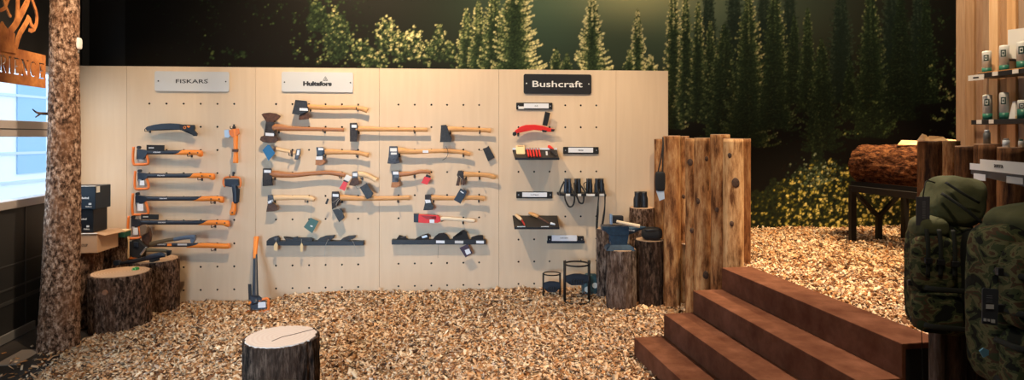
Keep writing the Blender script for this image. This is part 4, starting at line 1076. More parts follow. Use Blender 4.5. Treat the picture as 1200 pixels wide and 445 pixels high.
t=bthing('hatchet','small orange hatchet hanging upright at the top right of the orange tools','hatchet',275,170)
b=MB(t); b.tube([b.P(275.4,151,OFF),b.P(276,160,OFF),b.P(276.2,176,OFF),b.P(276.2,186,OFF),b.P(275.8,190.8,OFF)],[.026,.024,.021,.026,.026],14,5,flat=.7); b.build('handle',M['orange'],t)
poly(t,'head',[(262.8,152.4),(267,151.6),(271,153),(271.4,158.6),(268,161.6),(263.4,161)],M['bright'],ht=[.004,.010,.012,.012,.010,.004])
poly(t,'blade_cover',[(268.8,153),(273,151),(279.6,150.6),(280.4,156.6),(277,159.4),(272.6,160.8),(269.4,157.6)],M['orange2'],ht=.016); poly(t,'head_cap',[(272.6,148),(276,147.8),(276,153.4),(272.8,153.4)],M['steel2'],ht=.012)
poly(t,'grip_band',[(273,174.6),(278.8,174.6),(278.8,177.8),(273,177.8)],M['brownlea'],OFF+.002,.019,0)
hook(274.4,150.4,'upright small orange hatchet')
t=bthing('hatchet','upright hatchet with orange guard across its black head, black shaft downwards','hatchet',273,228)
poly(t,'head',[(263.4,209.6),(279.6,209.8),(280.6,217.4),(274.6,217.6),(271,219),(263.4,218)],M['bluegrey'],ht=[.006,.016,.016,.014,.012,.004])
b=MB(t); b.tube([b.P(x,y,OFF) for x,y in ((263.6,219),(261.6,215),(262.4,209.4),(266,207.6),(278,207.6),(281.6,210),(281.8,217),(280.6,219.4))],.009,8,3); b.build('blade_guard',M['orange2'],t)
b=MB(t); b.tube([b.P(274.6,216,OFF),b.P(275.8,226,OFF),b.P(276.2,238,OFF)],[.028,.027,.026],14,4,flat=.7); b.build('shaft',M['bluegrey'],t)
poly(t,'hang_card',[(278,221),(281.2,221),(280.4,236.8),(277.6,236.6)],M['blackmatte'],OFF+.014,.002,0)
b=MB(t); b.tube([b.P(274.4,236.6,OFF),b.P(273.8,244,OFF),b.P(272.6,249,OFF),b.P(272.8,252,OFF)],[.022,.026,.03,.022],14,4,flat=.7); b.build('grip',M['orange'],t)
b=MB(t); b.cyl(b.P(272.4,248.8,OFF+.018),.007,.008,12,axis='Y'); b.build('grip_hole',M['black'],t)
hook(273.6,206,'upright hatchet with the orange guard')

# maul leaning on the wall with head in the chips
def maul():
    t=bthing('splitting_maul','black and orange splitting maul standing on its head against the wall','axe',300,362)
    def Q(x,y,o): return MB(t).P(x,y,o)
    def lean(y): return .07+(y-277)/88*.44
    b=MB(t); b.tube([Q(299.2,y,lean(y)) for y in (298,320,345,356)],[.020,.024,.030,.032],14,4,flat=.7); b.build('shaft',M['bluegrey'],t)
    b=MB(t); b.tube([Q(x,y,lean(y)) for x,y in ((300.4,277.6),(299.8,284),(299,295),(299,303))],[.026,.024,.021,.020],14,4,flat=.75); b.build('grip',M['orange'],t)
    b=MB(t); b.tube([Q(x,y,lean(y)) for x,y in ((299.8,279.4),(303.2,278.4))],[.022,.012],12,2); b.build('grip_flare',M['orange'],t)
    o=lean(352)
    poly(t,'head',[(294,346),(302.4,346),(303,351),(312,353),(312.6,361.4),(302,362.4),(294.4,362)],M['bluegrey'],o,[.018,.018,.02,.003,.003,.018,.02])
    poly(t,'side_card',[(290.8,332.6),(294.6,332.6),(295,351),(291.4,351)],M['black'],o-.03,.003,0)
    poly(t,'blade_label',[(302.4,354),(311.4,353.6),(311.4,360),(302.4,360.6)],M['white'],o+.021,.001,0)
    b=MB(t); b.tube([Q(x,y,o) for x,y in ((303.6,352.6),(309,350.4),(314,350),(314.6,356),(313.8,363),(306,364.6),(297,366),(290.8,366.4),(291.4,363.6))],.0125,8,4); b.build('blade_guard',M['orange2'],t)
    b=MB(t); b.cyl(Q(293.4,354,o+.01),.012,.02,12,axis='Y'); b.build('lock_knob',M['orange'],t)
    stxt(t,'FISKARS',299,322,1.4,0.1,lean(322)+.02,M['white']) if False else None
maul()

# ------------------------------------------------------------------ bar shelves with small knives
def barshelf(label,x0,x1,yt,yb,depth=.07,dy=0):
    t=bthing('knife_rail',label,'shelf',(x0+x1)/2,yb)
    b=MB(t)
    a0=loc(t,bp(x0,yt,depth)); a1=loc(t,bp(x1,yt+dy,depth)); h=(yb-yt)*pxm(x0)
    b.add([(a0.x,a0.y,a0.z-h),(a1.x,a1.y,a1.z-h),(a1.x,a1.y,a1.z),(a0.x,a0.y,a0.z),(a0.x,-.001,a0.z-h),(a1.x,-.001,a1.z-h),(a1.x,-.001,a1.z),(a0.x,-.001,a0.z)],[(0,1,2,3),(4,7,6,5),(0,4,5,1),(1,5,6,2),(2,6,7,3),(3,7,4,0)])
    b.build('board',M['black'],t,.002)
    return t
barshelf('long black rail shelf below the green card, four sheathed tools on it',312.2,426,282.4,287.6)
barshelf('black rail shelf below the red package with white price labels',459,569.4,280.8,286.4)
def rail_item(label,outl,m,cat='knife',tagpts=None,tagm=None,tagoff=.085,extra=None,name='sheathed_knife',off=.045):
    cx_=sum(p[0] for p in outl)/len(outl)
    t=bthing(name,label,cat,cx_,max(p[1] for p in outl))
    poly(t,'body',outl,m,off,.018,.003)
    if tagpts: poly(t,'hang_tag',tagpts,tagm,tagoff,.0015,0); cord(t,[(tagpts[0][0],tagpts[0][1]-4),(tagpts[0][0],tagpts[0][1]+.5)],tagoff,.0012)
    if extra: extra(t)
    return t
rail_item('sheathed knife with a tan tag at the left end of the long rail',[(312.6,282.2),(316,279),(322,276.6),(325.6,276),(328.4,279),(328.4,282.2)],M['blacklea'],tagpts=[(323.6,283),(325.6,286.6),(325,293.4),(321.2,293),(321,287)],tagm=M['cream'],extra=lambda t:(poly(t,'handle',[(321,278.4),(325,277),(326,279.6),(322,281.6)],M['steel'],.058,.008)))
rail_item('long slim folding saw with tan tag, second on the long rail',[(332.6,277),(336,278.6),(343,279.4),(346,277.6),(352,278.2),(364,278.4),(367,280),(366,282),(350,282.2),(336,282.2),(335.6,280)],M['blacklea'],cat='saw',tagpts=[(353.4,284),(355,287),(354.6,294.6),(352,294.6),(352,287)],tagm=M['cream'],name='folding_saw',extra=lambda t:poly(t,'ribbed_grip',[(343,278),(349,276.8),(350,280),(344,281)],M['black'],.06,.008))
def brt(t,x): poly(t,'buckle',[(x,278.6),(x+5,277.8),(x+5.4,280.6),(x+.6,281)],M['steel2'],.06,.008); cord(t,[(x+4,280),(x+1,286),(x,294),(x-.8,300)],.09,.0014)
rail_item('folded black sheath third on the long rail, white thread hanging from it',[(371,282.2),(375,278.4),(382,276),(392.6,275.2),(392,278),(386,282.2)],M['blacklea'],extra=lambda t:brt(t,381))
rail_item('folded black sheath at the right end of the long rail',[(398,282.2),(402,278.6),(408,276.2),(417,275.6),(416.4,278.4),(408,282.2)],M['blacklea'],extra=lambda t:(poly(t,'buckle',[(404,278.6),(409,278),(409.4,280.8),(404.6,281)],M['steel2'],.06,.008),cord(t,[(411,280),(415,286),(416.4,296)],.09,.0014)))
rail_item('smallest black knife lying at the left end of the labelled rail',[(464,280.6),(466,278),(468,275.4),(470,276),(474,277.4),(480,280.6)],M['blackmatte'],extra=lambda t:poly(t,'handle',[(469,277.4),(475.6,276.4),(476,277.8),(470,279)],M['steel2'],.055,.01))
rail_item('black multitool pouch second on the labelled rail',[(486,280.6),(489,278.2),(495,275.4),(501,273.6),(503,276),(502.6,280.6)],M['blackmatte'],extra=lambda t:poly(t,'clip',[(494,276.8),(500,275.2),(501,277.6),(495,279)],M['bright'],.063,.001))
rail_item('largest humped black pouch in the middle of the labelled rail',[(507,280.6),(510,276.6),(514,273.6),(520,272.8),(524,275),(527.6,280.6)],M['blackmatte'],extra=lambda t:(poly(t,'price_label',[(511,281.6),(521,281.8),(521,285),(511,284.8)],M['white'],.074,.001,0),cord(t,[(514,285),(513.4,295),(513,302)],.076,.0013,M['black'])))
rail_item('black knife with upright grip and a purple card, fourth on the labelled rail',[(530,280.6),(531,277.4),(538,276),(542,274.4),(540.6,270.6),(543,269),(546.6,271.6),(548,275),(550,280.6)],M['blackmatte'],tagpts=[(538.4,290.4),(547.8,285.8),(553.8,296.4),(545.6,301.6)],tagm=M['tagpurple'],extra=lambda t:(poly(t,'price_label',[(533,281.8),(543,282),(543,285.2),(533,285)],M['sign_grey'],.074,.001,0),poly(t,'barcode_label',[(544.4,293),(549.6,291),(552,296.4),(546.8,298.6)],M['white'],.088,.001,0)))
rail_item('flat black pouch at the right end of the labelled rail',[(551.6,280.6),(552.6,277.6),(558,277.2),(560,275.4),(566,275.6),(566.6,280.6)],M['blackmatte'],extra=lambda t:poly(t,'price_label',[(558,281.8),(567,282),(567,285.2),(558,285)],M['white'],.074,.001,0))

# ------------------------------------------------------------------ bushcraft panel
t=bthing('bow_saw','red curved folding saw with an upright black handle','saw',625,150)
poly(t,'red_frame',[(601.4,156.4),(604,152.4),(609.6,148.4),(616,146.3),(626,146),(636,147.4),(645,150.2),(649.6,151.2),(649.4,153.6),(645,154.6),(636,153.4),(628,151.8),(616,151.6),(609.6,153.4),(606,156),(604,159)],M['red'],ht=.013,bev=.005)
poly(t,'black_handle',[(638.9,130.6),(644.8,132.4),(641.2,147.6),(635.6,146.4)],M['black'],ht=.014)
poly(t,'tip_guard',[(601,155),(604.6,154),(605.4,158),(602.4,159.6),(600.6,158)],M['black'],OFF+.002,.015); poly(t,'lower_grip',[(635,151.8),(641,153),(640,155),(635.6,154.6)],M['black'],OFF+.002,.015); poly(t,'pivot',[(646,151),(649.8,151.4),(649.2,154),(645.6,154)],M['black'],OFF+.002,.015)
hook(607,157.4,'front of the red saw'); 
def tray(label,x0,x1,yt,yb,xs0,xs1,depth=.24):
    """sloping tray: back edge at (yt) on the wall, front lip lower and further out"""
    t=bthing('sloping_tray',label,'tray',(x0+x1)/2,(yt+yb)/2)
    A=loc(t,bp(x0,yt,.004)); B_=loc(t,bp(x1,yt,.004)); C_=loc(t,bp(xs1,yb,depth)); D_=loc(t,bp(xs0,yb,depth))
    b=MB(t); n=Vector((0,0,-.006)); b.add([A,B_,C_,D_,A+n,B_+n,C_+n,D_+n],[(0,1,2,3),(4,7,6,5),(0,4,5,1),(1,5,6,2),(2,6,7,3),(3,7,4,0)]); b.build('slanted_board',mat('black_sheet',(.018,.014,.012),.5),t)
    b=MB(t); b.bar(D_+Vector((0,-.003,.004)),C_+Vector((0,-.003,.004)),.006,.022); b.build('front_lip',M['black'],t)
    def at(px,py,lift=.012):
        f=(py-yt)/(yb-yt); dd=.004+(depth-.004)*f
        return loc(t,bp(px,py,dd))+Vector((0,-.3*lift,lift))
    return t,at,(A,B_,C_,D_)
tr,at,cs=tray('sloping black tray under the red saw holding red fire strikers',600.6,652.6,175.6,186.4,603.6,655.4)
b=MB(tr); b.bar(cs[0]+Vector((0,-.01,.012)),cs[1]+Vector((0,-.01,.012)),.008,.02); b.build('back_strip',M['white'],tr)
def on_tray(tr,at,name,label,cat,c,fn,group=None):
    w=Matrix.Rotation(TH,3,'Z')@at(*c)+Vector(tr.location)
    t=thing(name,label,cat,w,TH,group); fn(t,lambda x,y,l=.012:loc(t,Matrix.Rotation(TH,3,'Z')@at(x,y,l)+Vector(tr.location))); return t
def blk(t,q):
    b=MB(t); c=q(610,178.4,.02); R=Matrix.Rotation(-.6,3,'X')
    b.box(c,(.095,.022,.125),R); b.build('block',M['cream'],t,.016)
    b=MB(t); b.bar(c+R@Vector((-.03,-.014,.045)),c+R@Vector((.03,-.014,.045)),.003,.006); b.build('grain_mark',M['tanlea'],t)
on_tray(tr,at,'tinder_block','pale rounded wood tinder block at the left end of the striker tray','tinder',(610,182),blk)
for i,xx in enumerate((618,621,624.5,628,631.5)):
    def fs(t,q,xx=xx):
        b=MB(t); b.tube([q(xx,178.2,.025),q(xx+.8,182,.022),q(xx+1.6,185.6,.02)],[.008,.010,.008],10,3); b.build('striker_handle',M['red'],t)
        b=MB(t); b.ring(q(xx-.4,177.6,.028),.010,.003,14,6,'Y'); b.build('loop',M['reddark'],t)
    on_tray(tr,at,'fire_striker',['red fire striker right next to the pale tinder block','second red fire striker from the tinder block','middle one of the five red fire strikers','fourth red fire striker from the tinder block','red fire striker furthest from the tinder block'][i],'fire striker',(xx,182),fs,'red fire strikers on the tray')
def kn(t,q):
    b=MB(t); b.tube([q(641.6,173.6,.03),q(645,176,.028),q(648,178,.026)],[.016,.017,.012],10,3); b.build('red_handle',M['red'],t)
    b=MB(t); b.tube([q(645,178,.026),q(649,181,.022),q(652.4,184.6,.018)],[.017,.019,.010],10,3,flat=.5); b.build('sheath',M['black'],t)
    b=MB(t); b.box(q(640.6,181,.012),(.018,.004,.05),Matrix.Rotation(-.6,3,'X')); b.build('price_label',M['sign_grey'],t)
on_tray(tr,at,'sheath_knife','red-handled knife in black sheath at the right end of the striker tray','knife',(647,182),kn)
tr,at,cs=tray('lower sloping black tray holding two knives with pale wooden handles',600.6,653,252.4,267.6,602.8,655.6)
for a0,a1 in ((606,615.6),(634,643)): MB(tr).bar(at(a0,266.6,.006)+Vector((0,-.006,.004)),at(a1,266.6,.006)+Vector((0,-.006,.004)),.002,.011).build('price_label',M['offwhite'],tr)
def k1(t,q):
    b=MB(t); b.tube([q(604.4,254,.02),q(608,257,.02),q(611.4,260,.02)],[.013,.018,.014],12,4); b.build('handle',M['ash'],t)
    b=MB(t); b.tube([q(611.4,260,.02),q(614,264,.018),q(615,266,.016)],[.010,.009,.006],10,3,flat=.5); b.build('blade',M['reddark'],t)
on_tray(tr,at,'carving_knife','short knife with pale handle at the left of the lower tray','knife',(609,260),k1)
def k2(t,q):
    b=MB(t); b.tube([q(619.6,251.6,.02),q(625,253.6,.02),q(631,256.4,.02)],[.012,.018,.014],12,4); b.build('handle',M['hick'],t)
    b=MB(t); b.tube([q(631,256.4,.02),q(638,260.4,.018),q(644,263.6,.016)],[.011,.010,.009],10,3,flat=.5); b.build('sheath',M['rust'],t)
    b=MB(t); b.tube([q(645,263.4,.018),q(650.6,264.6,.016)],[.013,.009],10,2,flat=.5); b.build('white_tip',M['white'],t)
on_tray(tr,at,'carving_knife','long knife lying diagonally across the lower tray','knife',(634,260),k2)
# binocular shelf
def binshelf():
    t=bthing('binocular_shelf','narrow shelf carrying a row of black binoculars','shelf',683,228)
    b=MB(t); d=.20
    a0=loc(t,bp(656,226.6,d)); a1=loc(t,bp(710.6,227.4,d)); h=.026
    b.add([(a0.x,a0.y,a0.z-h),(a1.x,a1.y,a1.z-h),(a1.x,a1.y,a1.z),(a0.x,a0.y,a0.z),(a0.x,-.001,a0.z-h),(a1.x,-.001,a1.z-h),(a1.x,-.001,a1.z),(a0.x,-.001,a0.z)],[(0,1,2,3),(4,7,6,5),(0,4,5,1),(1,5,6,2),(2,6,7,3),(3,7,4,0)])
    b.build('board',M['black'],t,.001)
    for x0,x1 in ((663,668),(677,681),(687,697),(701.6,709.6)): 
        MB(t).prism([(x0,227),(x1,227),(x1,229.6),(x0,229.6)],d+.004,.0015).build('price_label',M['offwhite'],t)
    return t
binshelf()
def binoc(name,label,base,h,w,rz,strap=None,col='black',group=None):
    t=thing(name,label,'binoculars',base,rz,group)
    r=w*.25
    for s_,nm in ((-1,'barrel'),(1,'barrel')):
        b=MB(t); x=s_*w*.26
        b.tube([(x,0,0),(x,0,h*.12),(x,0,h*.3),(x,0,h*.55),(x*.86,0,h*.72),(x*.86,0,h)],[r,r,r,r*.98,r*.85,r*.88],18,2,up=(0,1,0)); b.build(nm,M[col],t)
    b=MB(t); b.box((0,0,h*.5),(w*.24,r*.8,h*.42)); b.cyl((0,0,h*.66),w*.075,h*.12,16); b.build('bridge',M['blackmatte'],t,.004)
    if strap:
        b=MB(t); b.tube([Vector(p) for p in strap],.0085,8,6,flat=.45); b.build('strap',M['blackmatte'],t)
    return t
SB=.105
for i,(x0,x1,yt,lab,mat_) in enumerate(((660.6,670,209,'binoculars with a blue sheen at the left end of the shelf, wide strap loop below','bluegrey'),(672.4,681.2,209,'second binoculars on the shelf, with a short tight strap loop','black'),(686.4,694.4,209,'third binoculars on the shelf, without a hanging loop of their own','black'),(696.2,708.4,209,'rightmost binoculars on the shelf, two long straps hanging far down','black'))):
    cx_=(x0+x1)/2; k=pxm(cx_)
    base=bp(cx_,227.2 if i else 227.0,SB); base.z=bp(683,227.0,.2).z+.001
    top=bp(cx_,yt,SB).z; h=top-base.z; w=(x1-x0)*k*.95
    fr=-.115  # front of the shelf in local y
    st=None
    if i==0: st=[(-w*.5,-.02,h*.8),(-.08,-.05,h*.35),(-.095,-.09,.01),(-.055,-.12,-.01),(-.045,-.12,-.06),(-.01,-.122,-.125),(.03,-.122,-.12),(.05,-.12,-.06),(.045,-.118,-.005),(w*.4,-.03,h*.4)]
    if i==1: st=[(-w*.5,-.02,h*.7),(-w*.6,-.10,.02),(-.02,-.12,-.05),(.0,-.12,-.09),(.035,-.12,-.09),(.045,-.12,-.02),(.055,-.11,.02),(w*.45,-.02,h*.5)]
    t=binoc('binoculars',lab,base,h,w,TH,st,mat_,'binoculars on the narrow shelf')
    if i==2:
        b=MB(t); b.tube([(-w*.4,0,h*.75),(-.06,-.02,h*.65),(-.055,-.03,h*.35),(-w*.4,-.01,h*.2)],.005,8,5); b.build('strap',M['blackmatte'],t)
    if i==3:
        for pts,rr in ((((-.03,-.02,h*.5),(-.035,-.122,.0),(-.04,-.122,-.10),(-.045,-.12,-.2),(-.052,-.115,-.36),(-.03,-.11,-.42)),.012),(((.035,-.02,h*.5),(.03,-.122,.0),(.03,-.124,-.12),(.02,-.124,-.22),(.0,-.12,-.34),(-.03,-.112,-.42)),.011)):
            b=MB(t); b.tube([Vector(p) for p in pts],[.006,.007,.007,rr,rr,.009],8,5,flat=.4); b.build('strap',M['blackmatte'],t)
# binoculars on the tall stump
binoc('binoculars','black binoculars standing on top of the tall stump by the palisade',(1.345,6.33,.97),.165,.15,TH,None,'black')

# ------------------------------------------------------------------ anvil, hammer, pouch
def anvil():
    D=5.95; k=D/F
    base=Vector(((727-CX)*k,D,.609)); t=thing('anvil','dark blue steel anvil on the pale-barked stump','anvil',base,.0)
    def l(px,py): return Vector(((px-CX)*k-base.x,0,EYE+(HY-py)*k-base.z))
    def prof(pts,hts,name,m):
        b=MB(t); b.prism_l([l(*p) for p in pts],hts,(0,1,0)); b.build(name,m,t,.004)
    prof([(709,292.2),(743,292.2),(741,288.6),(736,285.6),(714.6,285.6),(710,288.6)],[.08,.08,.075,.05,.05,.075],'foot',M['anvil'])
    prof([(715,286),(734,286),(732,281),(732.4,277.6),(736,274.4),(713.6,274.4),(716,278),(716.6,281.6)],[.05,.05,.035,.035,.05,.05,.035,.035],'waist',M['anvil'])
    prof([(704.6,264.4),(736,264.4),(736,274.8),(713.6,274.8),(708.6,270.4),(704.6,268.6)],[.055,.055,.055,.055,.05,.05],'body',M['anvil'])
    b=MB(t); b.tube([l(735,269.6),l(742,268.6),l(749,267.2),l(757,266)],[.045,.038,.024,.006],16,4); b.build('horn',M['anvil'],t)
    b=MB(t); p=l(720,264.4); b.box(p+Vector((0,0,.004)),(.255,.11,.008)); b.build('face_plate',M['steel'],t,.002)
    text('25kg',t,M['offwhite'],l(739,269)+Vector((0,-.046,0)),.06,.018,I3)
    return base,t
ab,_=anvil()
def hammer():
    D=5.93; k=D/F; zt=EYE+(HY-264.0)*k+.012
    base=Vector(((724-CX)*k,D,zt)); t=thing('sledge_hammer','club hammer lying on the anvil with a pale wooden handle','hammer',base,.0)
    def l(px,py,y=0): return Vector(((px-CX)*k-base.x,y,EYE+(HY-py)*k-base.z))
    b=MB(t); b.box(Vector((-.0,.02,.045)),(.11,.07,.075)); b.build('head',M['blackmatte'],t,.010)
    b=MB(t); b.box(Vector((-.063,.02,.048)),(.022,.074,.098)); b.build('striking_face',M['silverblue'],t,.006)
    b=MB(t); b.tube([l(721.4,258.2,-.05),l(730,260.2,-.06),l(740,262,-.075),l(747.6,263.4,-.085)],[.013,.015,.016,.017],14,4); b.build('handle',M['beech'],t)
hammer()
D=6.09; b0=Vector(((763-CX)/F*D,D,.676)); t=thing('pouch','black pouch slumped on the dark stump behind the anvil','pouch',b0)
b=MB(t); b.blob((0,0,.062),(.21,.17,.125),3,16,.012,4); b.build('body',M['blackmatte'],t); b=MB(t); b.blob((0,-.03,.10),(.17,.12,.05),3,12,.006,2); b.build('flap',M['black'],t)

# hanging bag on the first palisade posts
D=5.78; c0=ray(773.4,212,D); t=thing('hanging_bag','small black bag with a pale label hanging from a palisade post','bag',ray(773.4,224,D))
def l(px,py,y=0): return ray(px,py,D)-Vector(t.location)+Vector((0,y,0))
b=MB(t); b.blob(l(773.6,212.4),(11.6*D/F,.055,23*D/F),5,14,.003,3); b.build('body',M['blackmatte'],t)
b=MB(t); b.tube([l(771,202),l(774.4,186),l(777.4,170,.02),l(778.6,160.6,.06)],.007,8,4,flat=.5); b.tube([l(776,202),l(776.8,186),l(778,170,.02),l(778.6,160.6,.06)],.006,8,4,flat=.5); b.build('strap',M['blackmatte'],t)
b=MB(t); b.prism_l([l(768.6,223.4,-.01),l(777.8,223.4,-.01),l(778.6,232.6,-.01),l(772.4,235,-.01)],.002,(0,1,0)); b.build('hang_tag',mat('pale_blue_card',(.55,.68,.85),.6),t)

# ------------------------------------------------------------------ kindling splitters
def cracker(label,x0,x1,yt,yb,D,wy0,wy1,rr):
    k=D/F; base=Vector((((x0+x1)/2-CX)*k,D,EYE+(HY-yb)*k)); H=(yb-yt)*k; w=(x1-x0)*k
    t=thing('kindling_splitter',label,'kindling splitter',base,TH)
    R_=w/2
    b=MB(t); b.ring((0,0,H-.012),R_,rr*.8,40,8); b.build('top_ring',M['darkmetal'],t)
    b=MB(t); b.ring((0,0,rr),R_,rr,40,8); b.box((0,0,rr),(w,.05,.014)); b.build('base',M['darkmetal'],t)
    for s_ in (-1,1):
        b=MB(t); b.tube([(s_*R_,0,0),(s_*R_,0,H+ (0.02 if w>.22 else -.005))],rr*1.25,10,1); b.build('post',M['darkmetal'],t)
    z0=(yb-wy1)*k; z1=(yb-wy0)*k
    b=MB(t); q=[Vector((-R_,0,z0+(z1-z0)*.35)),Vector((-R_*.55,0,z0+(z1-z0)*.35)),Vector((-R_*.5,0,z0)),Vector((R_*.5,0,z0)),Vector((R_*.55,0,z0+(z1-z0)*.35)),Vector((R_,0,z0+(z1-z0)*.35)),Vector((R_,0,z1*.93)),Vector((R_*.3,0,z1)),Vector((-R_*.3,0,z1)),Vector((-R_,0,z1*.93))]
    b.prism_l(q,[.012]*2+[.02,.02]+[.012]*2+[.004]*4,(0,1,0)); b.build('wedge',M['navy'],t,.003)
    b=MB(t)
    for j in range(5):
        xx=(-.4+.2*j)*R_; b.box((xx,-.02,z0+(z1-z0)*.3),(R_*.07,.006,(z1-z0)*.42))
    b.build('cast_ribs',M['black'],t)
cracker('smaller black iron kindling splitter standing on the chips',636.6,656.4,319,351,6.22,329.2,341.6,.0080)
cracker('larger black iron kindling splitter beside the small one',661.6,690.4,307.6,354,6.12,320.4,333.6,.0115)
D=6.30; base=ray(692,352,D); t=thing('printed_bag','dark bag with teal and white print behind the larger kindling splitter','bag',base,TH)
b=MB(t); b.blob((0,0,.14),(.19,.10,.29),3.2,16,.012,6); b.build('body',mat('dark_teal_foil',(.012,.03,.045),.4,0,(.05,.14,.17),14),t)
b=MB(t); b.cyl((.035,-.052,.17),.028,.004,20,axis='Y'); b.cyl((-.045,-.053,.13),.03,.004,20,axis='Y'); b.build('print',mat('white_print',(.55,.6,.58),.6),t)
b=MB(t); b.cyl((.05,-.052,.06),.018,.004,16,axis='Y'); b.build('teal_print',mat('teal_print',(.06,.35,.42),.6),t)

# ------------------------------------------------------------------ boxes and leaning tools at left
def box_thing(name,label,x0,x1,yt,yb,D,dep,m,rz=0.10,cat='box'):
    k=D/F; w=(x1-x0)*k; h=(yb-yt)*k
    base=ray(x1,yb,D); t=thing(name,label,cat,base,rz)
    b=MB(t); b.box((-w/2,dep/2,h/2),(w,dep,h)); b.build('carton',m,t,.004)
    return t,w,h
bxm=mat('dark_blue_carton',(.006,.014,.026),.4)
bx2=mat('black_carton',(.004,.005,.008),.4)
t,w,h=box_thing('cardboard_box','open brown cardboard box at the bottom of the box stack',60,114,273.6,296.4,5.34,.34,M['cardboard'])
text('GROUP',t,M['ink'],Vector((-.12,-.002,h*.42)),.085,.022,I3); text('E',t,M['ink'],Vector((-.20,-.002,h*.42)),.014,.022,I3)
b=MB(t); b.bar((-w,0,h+.001),(0,0,h+.001),.02,.004); b.build('tape',M['offwhite'],t)
b=MB(t); b.add([(0.002,0,h),(.05,.02,h-.02),(.06,.34,h-.03),(0.002,.36,h),(0.002,0,h-.005),(.05,.02,h-.025),(.06,.34,h-.035),(.002,.36,h-.005)],[(0,1,2,3),(4,7,6,5),(0,4,5,1),(1,5,6,2),(2,6,7,3),(3,7,4,0)]); b.build('flap',M['cardboard'],t)
zc=t.location.z+h
t,w,h=box_thing('carton','black product carton, lower of the two on the cardboard box',62,109.4,246,273.2,5.37,.22,bx2)
t.location.z=zc+.003
text('Powerofwind',t,M['sign_grey'],Vector((-.125,-.003,h*.60)),.14,.018,I3,bold=.03); text('Galaxy',t,M['sign_grey'],Vector((-.055,-.003,h*.16)),.05,.016,I3,bold=.02); b=MB(t); b.box((-.045,-.0025,h*.28),(.022,.003,.016)); b.build('logo_mark',M['sign_grey'],t)
zc=t.location.z+h
t,w,h=box_thing('carton','dark blue product carton on top of the box stack beside the trunk',62,112,218.2,245.4,5.35,.24,bxm)
t.location.z=zc+.003
text('Powerofwind',t,M['white'],Vector((-.125,-.003,h*.50)),.14,.020,I3,bold=.03); text('Galaxy',t,M['sign_grey'],Vector((-.055,-.003,h*.12)),.055,.016,I3,bold=.02); b=MB(t); b.box((-.045,-.0025,h*.24),(.022,.003,.016)); b.build('logo_mark',M['sign_grey'],t)
b=MB(t); b.bar((-w,.0,h+.001),(0,0,h+.001),.02,.006); b.build('lid_edge',M['sign_grey'],t); b=MB(t); b.box((.002,.035,h-.03),(.003,.05,.055)); b.build('side_label',M['offwhite'],t)
# green things on the tall back stump
D=5.72; t=thing('green_box','flat dark green box on the tall back stump','box',Vector(((136-CX)/F*D,D,.754)),.12)
b=MB(t); b.box((0,.06,.025),(.15,.12,.05)); b.build('base',M['darkgreen'],t,.003); b=MB(t); b.box((0,.06,.058),(.156,.126,.014)); b.build('lid',M['cream'],t,.003)
D=5.55; t=thing('green_pouch','small crumpled green pouch between the boxes and the tall back stump','pouch',Vector(((121.5-CX)/F*D,5.66,.756)),.1)
b=MB(t); b.blob((0,0,.035),(.07,.07,.07),2.5,14,.012,8); b.build('body',M['darkgreen'],t); b=MB(t); b.blob((.0,-.02,.066),(.05,.04,.02),2.5,10,.004,8); b.build('flap',M['green'],t)

def lean_thing(name,label,cat,px,py,D): return thing(name,label,cat,ray(px,py,D),0)
D=5.86
def LP(t,px,py,dy=0,D=D): return ray(px,py,D)+Vector((0,dy,0))-Vector(t.location)
def gp(t,name,pts,m,ht,bev=.003,dy=0,D=D):
    b=MB(t); b.prism_l([LP(t,x,y,dy,D) for x,y in pts],ht,(0,1,0)); return b.build(name,m,t,bev)
def gt(t,name,pts,rads,m,flat=.7,D=D,dy=0):
    b=MB(t); b.tube([LP(t,x,y,dy,D) for x,y in pts],rads,12,5,flat=flat); return b.build(name,m,t)
t=lean_thing('hatchet','old hatchet with brown wedge head and bluish raised handle end on the back stump','hatchet',176,302,5.9)
gp(t,'head',[(165.6,265),(171,264),(176,268),(177.4,276),(175.6,286),(173,292),(167,291),(166.6,278)],M['brownlea'],[.012,.012,.02,.022,.022,.014,.008,.012],D=5.9)
gp(t,'head_top',[(165,266),(166.6,263.4),(171,263),(173.8,265.6),(172.6,273),(166,276.6)],mat('weathered_wood_top',(.18,.12,.075),.8),.02,D=5.87)
gt(t,'handle',[(175,286.4),(185,283.6),(197,281.2),(206,280)],[.024,.020,.018,.018],mat('olive_wood_handle',(.11,.075,.035),.6),D=5.9)
gt(t,'handle_sleeve',[(204,280.4),(214,278.6),(224,277.6),(228.6,278.4)],[.019,.019,.022,.03],mat('slate_sleeve',(.10,.13,.18),.5),D=5.9)
gp(t,'handle_tip',[(223.6,276.8),(229.6,276.4),(229.2,280.4),(226.6,285),(224,283.6)],mat('slate_tip',(.12,.16,.22),.5),.015,D=5.9)
gt(t,'haft_foot',[(171,288),(169,296),(168,302.4)],[.02,.018,.016],M['darkmetal'],D=5.9)
t=lean_thing('hatchet','olive-handled hatchet lying just above the saw on the back stump','hatchet',185,302,5.8)
gt(t,'handle',[(172,292.6),(184,293),(194,293.8),(199,296)],[.02,.018,.018,.016],mat('drab_handle',(.13,.10,.05),.6),D=5.8)
gp(t,'handle_knob',[(196,292.6),(200.6,293.4),(199.6,298.6),(196,300)],M['black'],.014,D=5.8)
gp(t,'head',[(156,281),(162,279.6),(168,286),(173,290),(170,296),(164,302),(157,301),(153,296),(154,287)],M['blackmatte'],.02,D=5.84)
gp(t,'head_edge',[(158,282.6),(164,283.4),(163.4,289),(158.6,288)],M['bluegrey'],.024,D=5.83)
gp(t,'blade_edge',[(164.4,297.6),(171,289),(172,289.8),(165.6,299)],M['bright'],.012,D=5.78)
t=lean_thing('wooden_stake','pale upright wooden stake leaning behind the stumps at the left','stake',148,303,5.98)
